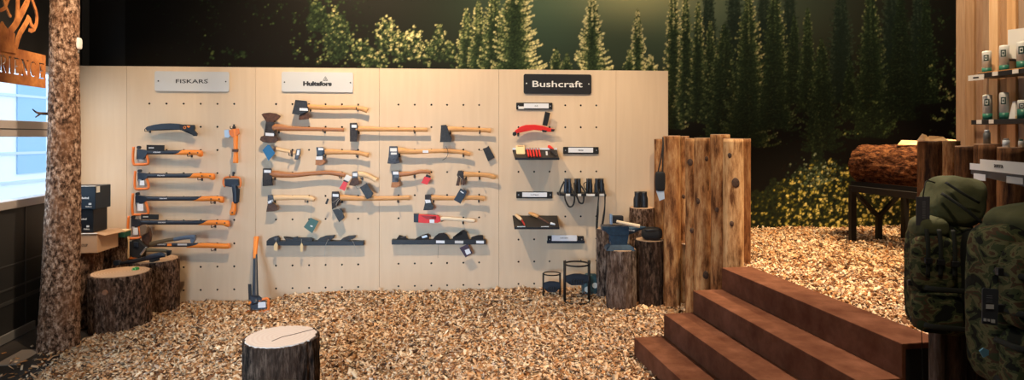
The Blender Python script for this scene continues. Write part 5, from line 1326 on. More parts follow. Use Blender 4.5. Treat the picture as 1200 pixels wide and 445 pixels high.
gt(t,'stick',[(148.6,303),(148.4,290),(148.6,278)],[.024,.026,.024],M['ash'],.8,D=6.0)
b=MB(t); b.cyl(LP(t,148.6,277.8,0,6.0),.018,.004,16); b.build('sawn_end',M['cutdull'],t)
t=lean_thing('hand_saw','black folding saw lying across the front edge of the back stump','saw',165,306,5.70)
gt(t,'sheath',[(140,309),(150,307),(163,304.6),(175,301.6)],[.016,.016,.02,.022],M['black'],.7,D=5.70)
gt(t,'grip',[(172,302.4),(181,300),(189,298.6),(193.6,299.4)],[.024,.027,.026,.016],M['bluegrey'],.8,D=5.70)
gp(t,'end_cap',[(134,305),(140,304.8),(141.6,309.6),(137,311.4),(134.4,309.6)],M['bluegrey'],.02,D=5.70)
gp(t,'lower_grip',[(176,304),(186,302),(186.6,305),(180,306.8),(176,306.4)],M['blackmatte'],.018,D=5.69)
t=lean_thing('plastic_clip','tiny bright green plastic clip on the front stump rim','clip',159,317,5.42)
gp(t,'body',[(155.6,316.6),(156.6,313.4),(159,312.6),(161.6,313.6),(162,316),(159,317)],M['green'],.02,.002,D=5.5)
b=MB(t); b.ring(LP(t,158.8,314.6,-.022,5.5),.012,.003,14,6,'Y'); b.build('ring',mat('pale_green_ring',(.25,.75,.3),.5),t)

# ------------------------------------------------------------------ log on its stand
def hlog():
    A=Vector((3.72,6.38,1.425)); B_=Vector((3.98,4.95,1.425)); d=(B_-A); L_=d.length; d.normalize(); r=.198
    ang=math.atan2(d.y,d.x)
    t=thing('resting_log','large red-brown bark log lying on the dark iron stand','log',A,ang)
    nu,nv=110,120; vs=[];fs=[]
    for j in range(nv+1):
        f=j/nv; x=f*L_
        for i in range(nu):
            a=2*PI*i/nu; y,z=math.cos(a),math.sin(a)
            q=Vector((x*3,y*1.2,z*1.2)); n_=noise.noise(q*1.6)+.6*noise.noise(q*4)+.3*noise.noise(q*11)
            rr=r*(1+.03*math.sin(x*3+1))*(1+.04*noise.noise(Vector((x,y,z))))+.022*n_
            if z>.55: rr-=.012*max(0,noise.noise(Vector((x*2.5,y,0)))+.3)
            xx=x+(.02*noise.noise(Vector((y*3,z*3,0))) if j in(0,nv) else 0)
            vs.append((xx,y*rr,z*rr))
    for j in range(nv):
        for i in range(nu):
            a=j*nu+i;b_=j*nu+(i+1)%nu; fs.append((a,b_,b_+nu,a+nu))
    b=MB(); b.add(vs,fs,True); b.f.append(tuple(range(nu))[::-1]); b.f.append(tuple(nv*nu+i for i in range(nu))); b.smooth+=[False,False]
    b.build('bark',M['redlog'],t)
    for e,xx in ((0,-.004),(1,L_+.004)):
        b=MB(); ring=[Vector((xx,v[1]*.9,v[2]*.9)) for v in vs[(nv*nu if e else 0):][:nu]]; r2_=[v+Vector((.01 if e else -.01,0,0)) for v in ring]
        b.add(ring+r2_,[tuple(range(nu))[::-1],tuple(nu+i for i in range(nu))]+[(i,(i+1)%nu,nu+(i+1)%nu,nu+i) for i in range(nu)]); b.build('sawn_face',M['cutdull'],t)
    return A,B_,d,r
LA,LB,Ld,Lr=hlog()
def stand():
    t=thing('log_stand','dark iron stand with Y-braced legs under the resting log','stand',(3.8,6.0,PZ-.01))
    o=Vector(t.location); z0=.0; N_=Vector((-Ld.y,Ld.x,0)); 
    if N_.x>0: N_=-N_       # towards picture left
    T=1.235-o.z
    def p(s,side,z): q=LA+Ld*s; return Vector((q.x,q.y,0))-Vector((o.x,o.y,0))+N_*side+Vector((0,0,z))
    for side in (.165,-.165):
        MB().bar(p(.02,side,T-.015),p(1.42,side,T-.015),.05,.05).build('rail',M['darkmetal'],t,.003)
    for side in (.285,-.33):
        MB().bar(p(.13,side,T-.055),p(1.36,side,T-.055),.05,.06).build('side_beam',M['darkmetal'],t,.003)
    for s_ in (.16,1.3):
        for side in (.285,-.33):
            MB().bar(p(s_,side,0),p(s_,side,T-.06),.055,.055,up=(0,1,0)).build('leg',M['darkmetal'],t,.003)
        MB().bar(p(s_,.30,T-.065),p(s_,-.345,T-.065),.045,.045).build('cross_bar',M['darkmetal'],t,.003)
        MB().bar(p(s_,-.02,0),p(s_,-.02,.27),.05,.05,up=(0,1,0)).build('centre_post',M['darkmetal'],t,.003)
        for side in (.27,-.31): MB().bar(p(s_,-.02,.25),p(s_,side,T-.08),.035,.04).build('brace',M['darkmetal'],t,.003)
stand()
def wedge(label,base,L_,w,h,rz,seed):
    t=tag(None,None) if False else None
    b=MB(); r_=random.Random(seed)
    b.add([(-L_/2,-w/2,0),(L_/2,-w/2,0),(L_/2,w/2,0),(-L_/2,w/2,0),(-L_/2*.8,-w*.1,h),(L_/2*.7,.0,h*.8),(L_/2*.2,w*.3,h*.9)],[(3,2,1,0),(0,1,5,4),(1,2,5),(2,6,5),(2,3,6),(3,4,6),(4,5,6),(3,0,4)])
    o=b.build('split_wood',M['splitw'],None,.002); o.location=base; o.rotation_euler=(0,0,rz); tag(o,label,'split wood',group='split pieces on the resting log')
M['splitw']=mat('split_wood',(.72,.42,.19),.8,0,(.85,.6,.34),8,(1,6,6))
wq=lambda s,side,z:(LA+Ld*s+Vector((side,0,0))+Vector((0,0,z)))
wedge('long flat split piece at the left of the pile on the log',wq(.62,-.02,.205),.22,.10,.045,-.9,1)
wedge('split piece in the middle of the pile on the log',wq(.80,.0,.205),.20,.11,.07,-1.0,2)
wedge('thick split piece on the log nearest the dark post',wq(1.0,-.03,.205),.24,.12,.06,-.7,3)
P1=Vector(((1080.5-CX)/F*4.15,4.13,EYE+(HY-166)/F*4.15+.006))
wedge('pale pointed wood chunk standing on the dark post',P1+Vector((-.0,0,0)),.06,.06,.05,.3,4)
wedge('flat pale wood chunk lying on the dark post',P1+Vector((.085,0,0)),.12,.07,.035,-.2,5)

# ------------------------------------------------------------------ plank wall with shelves at right
PD=Vector((-.16,1,0)).normalized(); PN=Vector((-PD.y,PD.x,0))   # PN to the left (towards the open side)
PO=Vector(((1120-CX)/F*5.0,5.0,0))
def pw(s,z,out=0): # s: metres from the far end towards the viewer
    q=PO-PD*s; return Vector((q.x,q.y,z))+PN*out
def plankwall():
    t=thing('plank_wall','rough vertical timber planks forming the shelf wall at the right edge','plank wall',PO+Vector((0,0,.62)))
    o=Vector(t.location)
    shades=[((.36,.21,.115),(.48,.31,.18)),((.34,.19,.095),(.45,.27,.14)),((.27,.15,.085),(.38,.23,.13)),((.28,.17,.10),(.40,.26,.16)),((.72,.44,.22),(.82,.55,.31)),((.33,.18,.085),(.46,.27,.14)),((.6,.33,.14),(.74,.45,.22)),((.30,.21,.145),(.40,.28,.19)),((.42,.22,.10),(.52,.31,.15)),((.24,.13,.07),(.34,.2,.11))]
    s=0; i=0
    edges=[1120,1131,1141,1150,1159.5,1170,1180,1191,1201,1212,1224,1237,1250,1265,1280,1300]
    def s_of(px):
        a=(px-CX)/F; # point on line X=aY : PO-PD*s
        return (PO.x-a*PO.y)/(PD.x-a*PD.y)
    ss=[s_of(e) for e in edges]
    for i in range(len(edges)-1):
        s0,s1=ss[i],ss[i+1]; out=[.0,.0,-.02,-.012,.008,-.012,.006,-.015,0,.005][i%10]
        c=[pw(s0+.001,0,out)-o,pw(s1-.001,0,out)-o]
        th=-.035
        b=MB(); vs=[]
        for z in (.0+o.z,4.35):
            vs+= [pw(s0+.001,z,out)-o,pw(s1-.001,z,out)-o,pw(s1-.001,z,out+th)-o,pw(s0+.001,z,out+th)-o]
        b.add(vs,[(0,1,2,3),(4,7,6,5),(0,4,5,1),(1,5,6,2),(2,6,7,3),(3,7,4,0)])
        sh=shades[i%10]; b.build('plank',plank_mat('plank_wood_%d'%i,*sh),t,.004)
    # the end board faces the room
    return s_of
s_of=plankwall()
def shelf(label,s0,s1,z,dep=.17,th=.035):
    t=thing('wall_shelf',label,'shelf',pw(s0,z,0)); o=Vector(t.location)
    b=MB(); vs=[]
    for zz in (z-th,z): vs+=[pw(s0,zz,.010)-o,pw(s1,zz,.010)-o,pw(s1,zz,dep)-o,pw(s0,zz,dep)-o]
    b.add(vs,[(0,1,2,3),(4,7,6,5),(0,4,5,1),(1,5,6,2),(2,6,7,3),(3,7,4,0)]); b.build('board',M['black'],t,.002)
    return t,o
# shelf positions: front edge depth
def zfor(px,py,s,out): q=pw(s,0,out); return EYE+(HY-py)/F*q.y
def s_at(px,out):
    a=(px-CX)/F; q=PO+PN*out; return (q.x-a*q.y)/(PD.x-a*PD.y)
Zu=zfor(1156,86.5,s_at(1156,.09),.09); Zl=zfor(1156,140.5,s_at(1156,.09),.09)
tU,oU=shelf('upper black shelf of white and green cans on the plank wall',s_at(1146,.17),s_at(1300,.17),Zu)
b=MB()
sA=s_at(1135,.175)
for s0_,s1_ in ((s_at(1162.5,.176),s_at(1169,.176)),(s_at(1186,.176),s_at(1193,.176))):
    MB().bar(pw(s0_,Zu-.015,.173)-oU,pw(s1_,Zu-.015,.173)-oU,.003,.03).build('price_label',M['offwhite'],tU)
b=MB(); b.bar(pw(s_at(1135,.18),Zu-.03,.182)-oU,pw(s_at(1153.4,.18),Zu-.03,.182)-oU,.003,.042); b.build('name_card',M['offwhite'],tU)
b=MB(); b.bar(pw(s_at(1141,.18),Zu-.03,.185)-oU,pw(s_at(1147.5,.18),Zu-.03,.185)-oU,.002,.008); b.build('card_print',M['ink'],tU)
b=MB(); b.bar(pw(s_at(1146,.17),Zu+.004,.16)-oU,pw(s_at(1300,.17),Zu+.004,.16)-oU,.02,.006); b.build('front_strip',M['hick'],tU)
tL,oL=shelf('lower black shelf of white and green cans on the plank wall',s_at(1138,.17),s_at(1300,.17),Zl)
b=MB()
for a0,a1 in ((1144,1150),(1158.5,1164)):
    MB().bar(pw(s_at(a0,.176),Zl-.015,.173)-oL,pw(s_at(a1,.176),Zl-.015,.173)-oL,.003,.03).build('price_label',M['offwhite'],tL)
def can(label,px,w,h,z,group,band=.24,out=.09,logo=True):
    s=s_at(px,out); q=pw(s,z+.001,out); D=q.y; r=w/2/F*D; H=h/F*D
    t=thing('spray_can',label,'can',q,0,group)
    b=MB(); b.tube([(0,0,H*band),(0,0,H*.93),(0,0,H*.99),(0,0,H)],[r,r,r*.92,r*.55],24,1); b.build('body',M['canwhite'],t)
    b=MB(); b.cyl((0,0,0),r*1.01,H*band+.001,24); b.build('colour_band',M['teal'],t)
    if logo:
        b=MB(); a=math.atan2(-q.y,-q.x)-.15
        for k in range(6):
            a0=a-.55+k*1.1/6; a1=a0+1.1/6
            b.add([(math.cos(a0)*r*1.02,math.sin(a0)*r*1.02,H*.55),(math.cos(a1)*r*1.02,math.sin(a1)*r*1.02,H*.55),(math.cos(a1)*r*1.02,math.sin(a1)*r*1.02,H*.82),(math.cos(a0)*r*1.02,math.sin(a0)*r*1.02,H*.82)],[(0,1,2,3)])
        b.build('logo_patch',mat('logo_ink',(.02,.05,.045),.5) if 'logo' not in M else M['logo'],t)
        b=MB()
        for aa,zz,ww,hh in ((-.22,.685,.09,.16),(.2,.685,.09,.16),(0,.62,.4,.03),(0,.75,.4,.03)):
            a0=a+aa-ww/2; a1=a+aa+ww/2
            b.add([(math.cos(x_)*r*1.05,math.sin(x_)*r*1.05,H*(zz+sg*hh/2)) for x_,sg in ((a0,-1),(a1,-1),(a1,1),(a0,1))],[(0,1,2,3)])
        b.build('logo_mark',M['canwhite'],t)
M['canwhite']=mat('white_can',(.78,.8,.78),.4); M['logo']=mat('logo_ink',(.02,.05,.045),.5)
GU='cans on the upper shelf'; GL='cans on the lower shelf'
can('shorter white can at the left end of the upper shelf',1156.4,9.2,26.5,Zu,GU)
can('tall white can second from the left on the upper shelf',1176.6,9.4,31,Zu,GU)
can('tall white can cut by the right edge on the upper shelf',1198,11,33,Zu,GU,.3)
can('white can at the left end of the lower shelf',1157.2,9.4,29.5,Zl,GL)
can('white can second from the left on the lower shelf',1176.6,9.2,31.5,Zl,GL)
can('short white can in front of the white pyramid on the lower shelf',1198.6,10.5,22,Zl,GL,.5)
# white cards
q=pw(s_at(1193,.03),EYE+(HY-70)/F*4.5,.03); t=thing('info_board','plain white board fixed above the upper shelf at the right edge','board',q); 
b=MB(); o=Vector(q); D=4.5
s0_,s1_=s_at(1181,.03),s_at(1222,.03)
def zz(px,py,s): return EYE+(HY-py)/F*pw(s,0,.03).y
b.add([pw(s0_,zz(1181,68.4,s0_),.03)-o,pw(s1_,zz(1222,70,s1_),.03)-o,pw(s1_,zz(1222,30,s1_),.03)-o,pw(s0_,zz(1181,35,s0_),.03)-o,pw(s0_,zz(1181,68.4,s0_),.012)-o,pw(s1_,zz(1222,70,s1_),.012)-o,pw(s1_,zz(1222,30,s1_),.012)-o,pw(s0_,zz(1181,35,s0_),.012)-o],[(0,1,2,3),(4,7,6,5),(0,4,5,1),(1,5,6,2),(2,6,7,3),(3,7,4,0)])
b.build('card',M['offwhite'],t)
b=MB(); b.bar(pw(s0_,zz(1181,69,s0_)-.008,.035)-o,pw(s1_,zz(1222,70.6,s1_)-.008,.035)-o,.02,.014); b.build('ledge',M['black'],t)
s=s_at(1189,.07); q=pw(s,Zl+.001,.06); t=thing('paper_packet','white tapered packet between the cans on the lower shelf','packet',q)
k=q.y/F; b=MB(); b.add([(-5*k,-.03,0),(5*k,-.03,0),(5*k,.03,0),(-5*k,.03,0),(-2.4*k,-.012,21*k),(2.8*k,-.012,21*k),(2.8*k,.012,21*k),(-2.4*k,.012,21*k)],[(0,1,2,3),(4,7,6,5),(0,4,5,1),(1,5,6,2),(2,6,7,3),(3,7,4,0)]); b.build('packet_body',M['offwhite'],t,.004)
b=MB(); b.box((0,-.03,1.8*k),(9.4*k,.003,3.4*k)); b.build('amber_band',M['cream'],t)
# small goods on the post tops behind the grey shelf
def small(name,label,px,pyb,D,w,h,m,m2,cat):
    k=D/F; q=ray(px,pyb,D); t=thing(name,label,cat,q); b=MB(); b.cyl((0,0,0),w*k/2,h*k*.8,20); b.build('body',m,t); b=MB(); b.cyl((0,0,h*k*.8),w*k/2*.7,h*k*.2,20); b.build('cap',m2,t)
small('small_tin','dark grey tin standing on a post left of the grey shelf',1156.5,169.0,3.46,7,17,mat('grey_tin',(.10,.10,.09),.5),M['canwhite'],'tin')
small('small_jar','small white jar on the post top above the grey shelf',1179,173.0,3.27,7,11,M['canwhite'],mat('jar_lid',(.35,.33,.3),.5),'jar')
small('small_jar','small white jar at the right edge above the grey shelf',1196.6,173.0,3.27,5.4,10,M['canwhite'],M['teal'],'jar')

# grey SAVOTTA shelf
def gshelf():
    A=ray(1137.6,191.4,3.13); B_=ray(1200,203.5,2.62); d=B_-A; B_=A+d*1.5; d=(B_-A).normalized()
    t=thing('grey_shelf','dark grey metal shelf with a white SAVOTTA card on its front','shelf',A,0); o=Vector(A)
    n=Vector((d.y,-d.x,0)).normalized()
    if n.x<0: n=-n
    def q(px,z,out=0):  # point on front plane below pixel column
        a=(px-CX)/F; s_=(o.x-a*o.y)/(a*d.y-d.x); p=o+d*s_; return Vector((p.x,p.y,p.z+z))-o-n*out
    k=3.0/F
    zt=0; zb=-.055
    L_=(B_-A).length
    b=MB(); P_=[Vector((0,0,zb)),d*L_+Vector((0,0,zb)),d*L_,Vector((0,0,0))]; b.add(P_+[p+n*.20 for p in P_],[(0,1,2,3),(4,7,6,5),(0,4,5,1),(1,5,6,2),(2,6,7,3),(3,7,4,0)])
    b.build('shelf_body',M['greyshelf'],t,.002)
    def card(x0,x1,yt0,yb0,yt1,yb1,out,name,m):
        def c(px,py):
            a=(px-CX)/F; s_=(o.x-a*o.y)/(a*d.y-d.x); p=o+d*s_; return Vector((p.x,p.y,EYE+(HY-py)/F*p.y))-o-n*out
        b=MB(); b.prism_l([c(x0,yt0),c(x1,yt1),c(x1,yb1),c(x0,yb0)],.0015,(n.x,n.y,0)); b.build(name,m,t); return c
    c=card(1138,1153,191,198.4,192.6,199.8,.004,'left_label',M['white'])
    c=card(1151,1214,186.4,199.4,191.4,206.4,.008,'name_card',M['offwhite'])
    c0=c(1173.4,194.6)-n*.003+Vector((0,0,0))
    ang=math.atan2(d.y,d.x)
    R=Matrix.Rotation(ang+0,3,'Z'); 
    text('SAVOTTA',t,M['ink'],c0,.088,.016,R,bold=.01)
    card(1142.4,1156,203,210.6,204.4,212,.004,'price_label',M['white']); card(1181,1200,206,214,208.4,216,.004,'price_label',M['sign_grey'])
    b=MB(); 
    for a0,a1 in ((.1,.13),): pass
    return t
gshelf()

# ------------------------------------------------------------------ backpacks
def strap_l(t,pts,w,m=None,name='strap'):
    b=MB(t); b.tube([Vector(p) for p in pts],w/2,8,4,flat=.25,up=(0,1,0)); b.build(name,m or M['webbing'],t)
def backpack1():
    D=2.86; base=ray(1098,388,D); rz=-.25
    t=thing('backpack','camouflage backpack with olive top lid hanging over the low posts','backpack',base,rz)
    k=D/F
    b=MB(); b.blob((.02,.02,.265),(.27,.20,.53),4.5,26,.012,3,freq=7); b.build('main_body',M['camo'],t)
    # front pockets
    b=MB(); b.blob((-.055,-.10,.34),(.17,.10,.26),4,18,.008,5,freq=9); b.build('front_pocket',M['camo'],t)
    b=MB(); b.blob((-.04,-.095,.12),(.20,.10,.20),4,18,.008,7,freq=9); b.build('lower_pocket',M['camo'],t)
    b=MB(); b.blob((.12,-.06,.28),(.11,.16,.44),4,18,.008,9); b.build('side_pocket',M['webbing'],t)
    b=MB(); b.blob((.075,.03,.615),(.235,.22,.23),3.2,24,.022,11,Matrix.Rotation(.25,3,'Y'),freq=8); b.build('top_lid',M['olive'],t)
    b=MB(); b.blob((-.05,-.05,.50),(.15,.16,.10),3,18,.012,12,freq=8); b.build('collar',M['olive'],t)
    for x in (-.095,-.045,.01):
        strap_l(t,[(x,-.14,.50),(x,-.158,.44),(x,-.16,.36),(x,-.155,.29)],.018)
    for z in (.24,.07): strap_l(t,[(-.13,-.06,z),(-.09,-.155,z-.005),(.03,-.155,z-.01),(.12,-.145,z-.015)],.024,name='compression_strap')
    strap_l(t,[(-.02,-.10,.66),(.05,-.14,.60),(.12,-.13,.54),(.17,-.10,.50)],.014,name='lid_strap'); strap_l(t,[(.0,-.09,.71),(.06,-.12,.66),(.13,-.10,.62)],.012,name='lid_strap')
    for x,z in ((-.095,.36),(-.045,.355),(.01,.35),(-.135,.24),(-.125,.07)): MB().box((x,-.162 if x>-.12 else -.08,z),(.03,.016,.026)).build('buckle',M['black'],t,.003)
    strap_l(t,[(-.07,.0,.12),(-.071,-.02,-.02),(-.07,-.03,-.20),(-.07,-.03,-.30)],.004,name='loose_cord')
    # grey card
    D2=2.78; c=[ray(1073.8,230.6,D2),ray(1089.6,230.2,D2),ray(1089.4,263.4,D2),ray(1073.2,263.6,D2)]
    b=MB(); b.prism_l([loc(t,p) for p in c],.002,(.1,1,0)); b.build('hang_tag',mat('grey_card',(.07,.065,.075),.7),t)
    strap_l(t,[loc(t,ray(1081.6,231,D2)),loc(t,ray(1083,222,D2)),loc(t,ray(1086,212,D2+.03)),loc(t,ray(1096,214,D2+.06))],.006,name='tag_cord')
    b=MB()
    for i in range(9):
        b.add([loc(t,ray(x,y,D2-.004)) for x,y in ((1080.8,236+i*2.3),(1084.6,236+i*2.3),(1084.6,237.3+i*2.3),(1080.8,237.3+i*2.3))],[(0,1,2,3)])
    b.build('tag_print',mat('faint_print',(.2,.19,.2),.7),t)
def backpack2():
    D=2.42; base=ray(1198,450,D)
    t=thing('backpack','larger camouflage backpack at the right edge with a dark barcode tag','backpack',base,-.05)
    b=MB(); b.blob((.02,.03,.31),(.34,.24,.66),5,26,.012,23,freq=7); b.build('main_body',M['camo'],t)
    b=MB(); b.blob((-.045,-.115,.42),(.21,.12,.33),4,18,.008,25,freq=9); b.build('front_pocket',M['camo'],t)
    b=MB(); b.blob((-.05,-.115,.12),(.20,.12,.26),4,18,.008,27,freq=9); b.build('lower_pocket',M['camo'],t)
    b=MB(); b.blob((.10,-.10,.30),(.12,.13,.48),4,18,.008,28,freq=9); b.build('side_pocket',M['camo'],t)
    b=MB(); b.blob((.06,.03,.645),(.28,.24,.14),3.2,22,.016,29,Matrix.Rotation(-.18,3,'Y'),freq=8); b.build('top_lid',M['olive'],t)
    for z in (.47,.33,.20,.05): strap_l(t,[(-.15,-.06,z),(-.13,-.17,z-.004),(.0,-.185,z-.01),(.12,-.17,z-.015)],.024,name='compression_strap')
    for x in (-.11,.02): strap_l(t,[(x,-.165,.60),(x,-.185,.52),(x,-.188,.40),(x,-.18,.30)],.018)
    for x,z in ((-.155,.47),(-.16,.33),(.02,.40)): MB().box((x,-.10 if x<-.1 else -.19,z),(.032,.018,.03)).build('buckle',M['black'],t,.003)
    D2=2.17
    c=[ray(1153,337,D2),ray(1168.4,338.6,D2),ray(1170,341,D2),ray(1168.6,381.4,D2),ray(1150.6,378.6,D2),ray(1151,339,D2)]
    b=MB(); b.prism_l([loc(t,p) for p in c],.002,(.05,1,0)); b.build('hang_tag',mat('charcoal_card',(.045,.05,.06),.6),t)
    b=MB()
    for x0,x1,y0,y1 in ((1155.6,1164.6,356.4,361.6),(1152.8,1156,372.6,376),(1157.4,1160,373.4,376.2),(1161.4,1166,374,378)):
        MB().prism_l([loc(t,ray(x,y,D2-.004)) for x,y in ((x0,y0),(x1,y0+.5),(x1,y1+.5),(x0,y1))],.0008,(.05,1,0)).build('barcode_label' if x1>1164 and y0<360 else 'small_print',M['sign_grey'],t)
    b=MB()
    for i in range(4):
        b.prism_l([loc(t,ray(x,y,D2-.004)) for x,y in ((1156,346+i*2.4),(1163,346.4+i*2.4),(1163,347+i*2.4),(1156,346.6+i*2.4))],.0006,(.05,1,0))
    b.build('tag_print',mat('grey_print',(.2,.21,.23),.6),t)
    strap_l(t,[loc(t,ray(1160,339,D2)),loc(t,ray(1161,332,D2)),loc(t,ray(1162,327,D2+.02))],.005,name='tag_cord')
    b=MB(); b.prism_l([loc(t,ray(x,y,2.185)) for x,y in ((1147.6,411),(1152,407.4),(1158.4,410),(1158,415.6),(1152,418.4))],.003,(.05,1,0)); b.build('blue_patch',mat('pale_blue_patch',(.12,.3,.42),.6),t)
backpack1(); backpack2()

# ------------------------------------------------------------------ corten sign with cut-out lettering
def corten():
    SD=Vector((-.2,1,0)).normalized(); O=Vector((-3.24,4.2,0))
    NV=Vector((SD.y,-SD.x,0))   # towards the room/viewer side (+x)
    def s_of(px): a=(px-CX)/F; return (a*O.y-O.x)/(SD.x-a*SD.y)
    def uz(px,py):
        s=s_of(px); D=(O+SD*s).y; return (s,EYE+(HY-py)/F*D)
    t=thing('corten_sign','hanging rust-brown steel sign with cut-out lettering ending in RIENCE','sign',O+Vector((0,0,EYE)),0)
    ang=math.atan2(SD.y,SD.x)
    s1,zt=uz(53,65); _,zb=uz(51,103)
    zt0=uz(22,57.4)[1]; zb0=uz(10,97.4)[1]; zt=(zt+zt0)/2; zb=(zb+zb0)/2
    s0=uz(-55,60)[0] if s_of(-55)>-3 else -1.2
    cu=bpy.data.curves.new('c','CURVE'); cu.dimensions='2D'; cu.fill_mode='BOTH'; cu.extrude=.003
    def spl(pts):
        sp=cu.splines.new('POLY'); sp.points.add(len(pts)-1)
        for p,q in zip(sp.points,pts): p.co=(q[0],q[1]-EYE,0,1)
        sp.use_cyclic_u=True
    spl([(s0,zb),(s1,zb),(s1,zt),(s0,zt)])
    def glyph(ch,x,w,z0,h):
        f=lambda L_:spl([(x+a*w,z0+b_*h) for a,b_ in L_])
        if ch=='I': f([(.2,0),(.8,0),(.8,.05),(.66,.09),(.66,.91),(.8,.95),(.8,1),(.2,1),(.2,.95),(.34,.91),(.34,.09),(.2,.05)])
        if ch=='E': f([(0,0),(.95,0),(1,.22),(.8,.08),(.42,.07),(.42,.46),(.72,.47),(.76,.40),(.76,.62),(.72,.54),(.42,.53),(.42,.93),(.8,.92),(.93,.78),(.9,1),(0,1),(0,.95),(.14,.91),(.14,.09),(0,.05)])
        if ch=='N': f([(0,0),(.34,0),(.34,.05),(.21,.09),(.21,.74),(.8,0),(.89,0),(.89,.91),(1,.95),(1,1),(.68,1),(.68,.95),(.81,.91),(.81,.32),(.30,1),(0,1),(0,.95),(.13,.88),(.13,.09),(0,.05)])
        if ch=='C':
            o_=[(.5+.5*math.cos(a),.5+.5*math.sin(a)) for a in [math.radians(d) for d in range(50,311,20)]]
            i_=[(.56+.34*math.cos(a),.5+.42*math.sin(a)) for a in [math.radians(d) for d in range(310,49,-20)]]
            f(o_+[(.88,.25)]+i_+[(.88,.78)])
        if ch in 'RP':
            f([(0,0),(.42,0),(.42,.05),(.32,.09),(.32,.95),(0,1),(0,.95),(.12,.91),(.12,.09),(0,.05)])
            f([(.38,1),(.7,.97),(.9,.85),(.9,.62),(.7,.50),(.38,.46),(.38,.53),(.6,.57),(.7,.66),(.7,.82),(.6,.9),(.38,.93)])
            if ch=='R': f([(.45,.42),(.65,.42),(.9,.08),(1,.04),(1,0),(.78,0)])
        if ch=='X': f([(0,0),(.3,0),(.22,.07),(.48,.42),(.72,.07),(.62,0),(1,0),(.9,.07),(.58,.53),(.86,.92),(.96,1),(.66,1),(.74,.92),(.5,.62),(.28,.93),(.38,1),(0,1),(.1,.92),(.40,.50),(.10,.07)])
    hts=zt-zb; lz=zb+hts*.27; lh=hts*.47
    centers=[48.4,38.6,28.8,19.2,11.2,3.6]  # E C N E I R
    wds=[.068,.078,.085,.062,.05,.07]
    for ch,pc,w_ in zip('ECNEIR',centers,wds):
        s_=s_of(pc); glyph(ch,s_-w_/2,w_,lz,lh)
    s_=s_of(3.6)-.085
    for ch in 'EPXE':
        s_-=.085
        if s_>s0+.03: glyph(ch,s_,.066,lz,lh)
    to=bpy.data.objects.new('c',cu); COL.objects.link(to)
    me=bpy.data.meshes.new_from_object(to.evaluated_get(bpy.context.evaluated_depsgraph_get())); bpy.data.objects.remove(to); bpy.data.curves.remove(cu)
    me.materials.clear()
    # local (s,z) -> world relative to root
    for v in me.vertices:
        s_,z_,d_=v.co.x,v.co.y,v.co.z
        v.co=SD*s_+Vector((0,0,z_))+NV*d_
    me.update(); link('letter_panel',me,M['corten'],t)
    def W3(px,py,d=0): s_,z_=uz(px,py); return SD*s_+Vector((0,0,z_-EYE))+NV*d
    b=MB(); cnt=[0]
    def stroke(pts,w):
        cnt[0]+=1; dd=.0004*cnt[0]
        P_=[W3(x,y,dd) for x,y in pts]
        for p,q in zip(P_,P_[1:]):
            b.bar(p-(q-p)*.04,q+(q-p)*.04,w*.0068,.006+dd*.5,up=NV)
        for p in P_[1:-1]:
            n=12; ringp=[p+SD*math.cos(2*PI*i/n)*w*.0034+Vector((0,0,math.sin(2*PI*i/n)*w*.0034)) for i in range(n)]
            b.prism_l(ringp,.003,NV)
    b_w=[([(20,-30),(20.6,-6),(20.6,10),(20,22),(17,30)],5),([(33.6,-6),(31,4),(25,16),(18.6,28),(11,38),(6,46)],6.4),
     ([(35,-6),(38,2),(41.6,12),(43,20),(42.4,28),(39.6,34.4),(36,36.4),(33.8,35)],3.6),([(33.6,19.4),(32,24),(28,31),(23.6,38),(20.4,46),(18,56)],5),([(34,22),(35.6,28),(38.8,32)],3.8),
     ([(11,-6),(7,4),(4.6,10),(0,12),(-6,12)],3.0),([(3,-4),(5,6),(8,12),(10,17),(12,19.6)],2.6),
     ([(0,28),(3,33),(7,38),(9,44),(9,58)],7),([(0,34),(2,44),(4,58)],9),([(13,38),(12,48),(12,58)],8),([(-12,20),(-6,30),(-2,44),(-2,58)],9),([(-14,50),(16,57)],9)]
    for pts,w_ in b_w: stroke(pts,w_)
    b.build('cut_out_emblem',M['corten'],t)
    b=MB()
    for px in (20.2,-20): b.tube([W3(px,-26),W3(px,-26)+Vector((0,0,.0))+Vector((0,0,4.4-EYE-W3(px,-26).z))],.003,6,1)
    b.build('hanging_wire',M['darkmetal'],t)
corten()

# ------------------------------------------------------------------ lights
def area(name,locv,target,size,power,col,spread=180,size_y=None):
    l_=bpy.data.lights.new(name,'AREA'); l_.energy=power; l_.color=col; l_.size=size; l_.spread=math.radians(spread)
    if size_y: l_.shape='RECTANGLE'; l_.size_y=size_y
    o=bpy.data.objects.new(name,l_); COL.objects.link(o); o.location=locv
    o.rotation_euler=(Vector(target)-Vector(locv)).to_track_quat('-Z','Y').to_euler(); return o
def spot(name,locv,target,power,col,ang,blend=.5,rad=.04):
    l_=bpy.data.lights.new(name,'SPOT'); l_.energy=power; l_.color=col; l_.spot_size=math.radians(ang); l_.spot_blend=blend; l_.shadow_soft_size=rad
    o=bpy.data.objects.new(name,l_); COL.objects.link(o); o.location=locv
    o.rotation_euler=(Vector(target)-Vector(locv)).to_track_quat('-Z','Y').to_euler(); return o
WARM=(1,.76,.50); NEUT=(1,.86,.70); COOL=(.55,.75,1)
spot('track_spot',(-1.45,4.35,4.1),(-1.4,6.3,2.25),500,(1,.75,.49),100,1,.025)
spot('track_spot',(-3.9,4.5,4.1),(-3.5,6.2,1.2),170,WARM,50,1,.04)
spot('track_spot',(.25,4.5,4.1),(.75,6.4,1.9),125,WARM,46,1,.03)
spot('track_spot',(1.6,4.5,4.1),(1.25,6.4,1.7),185,WARM,46,1,.03)
spot('track_spot',(3.0,4.6,4.2),(2.0,5.2,.9),130,WARM,52,.7)
spot('track_spot',(1.0,3.7,4.2),(1.75,5.4,1.2),260,WARM,34,.7)
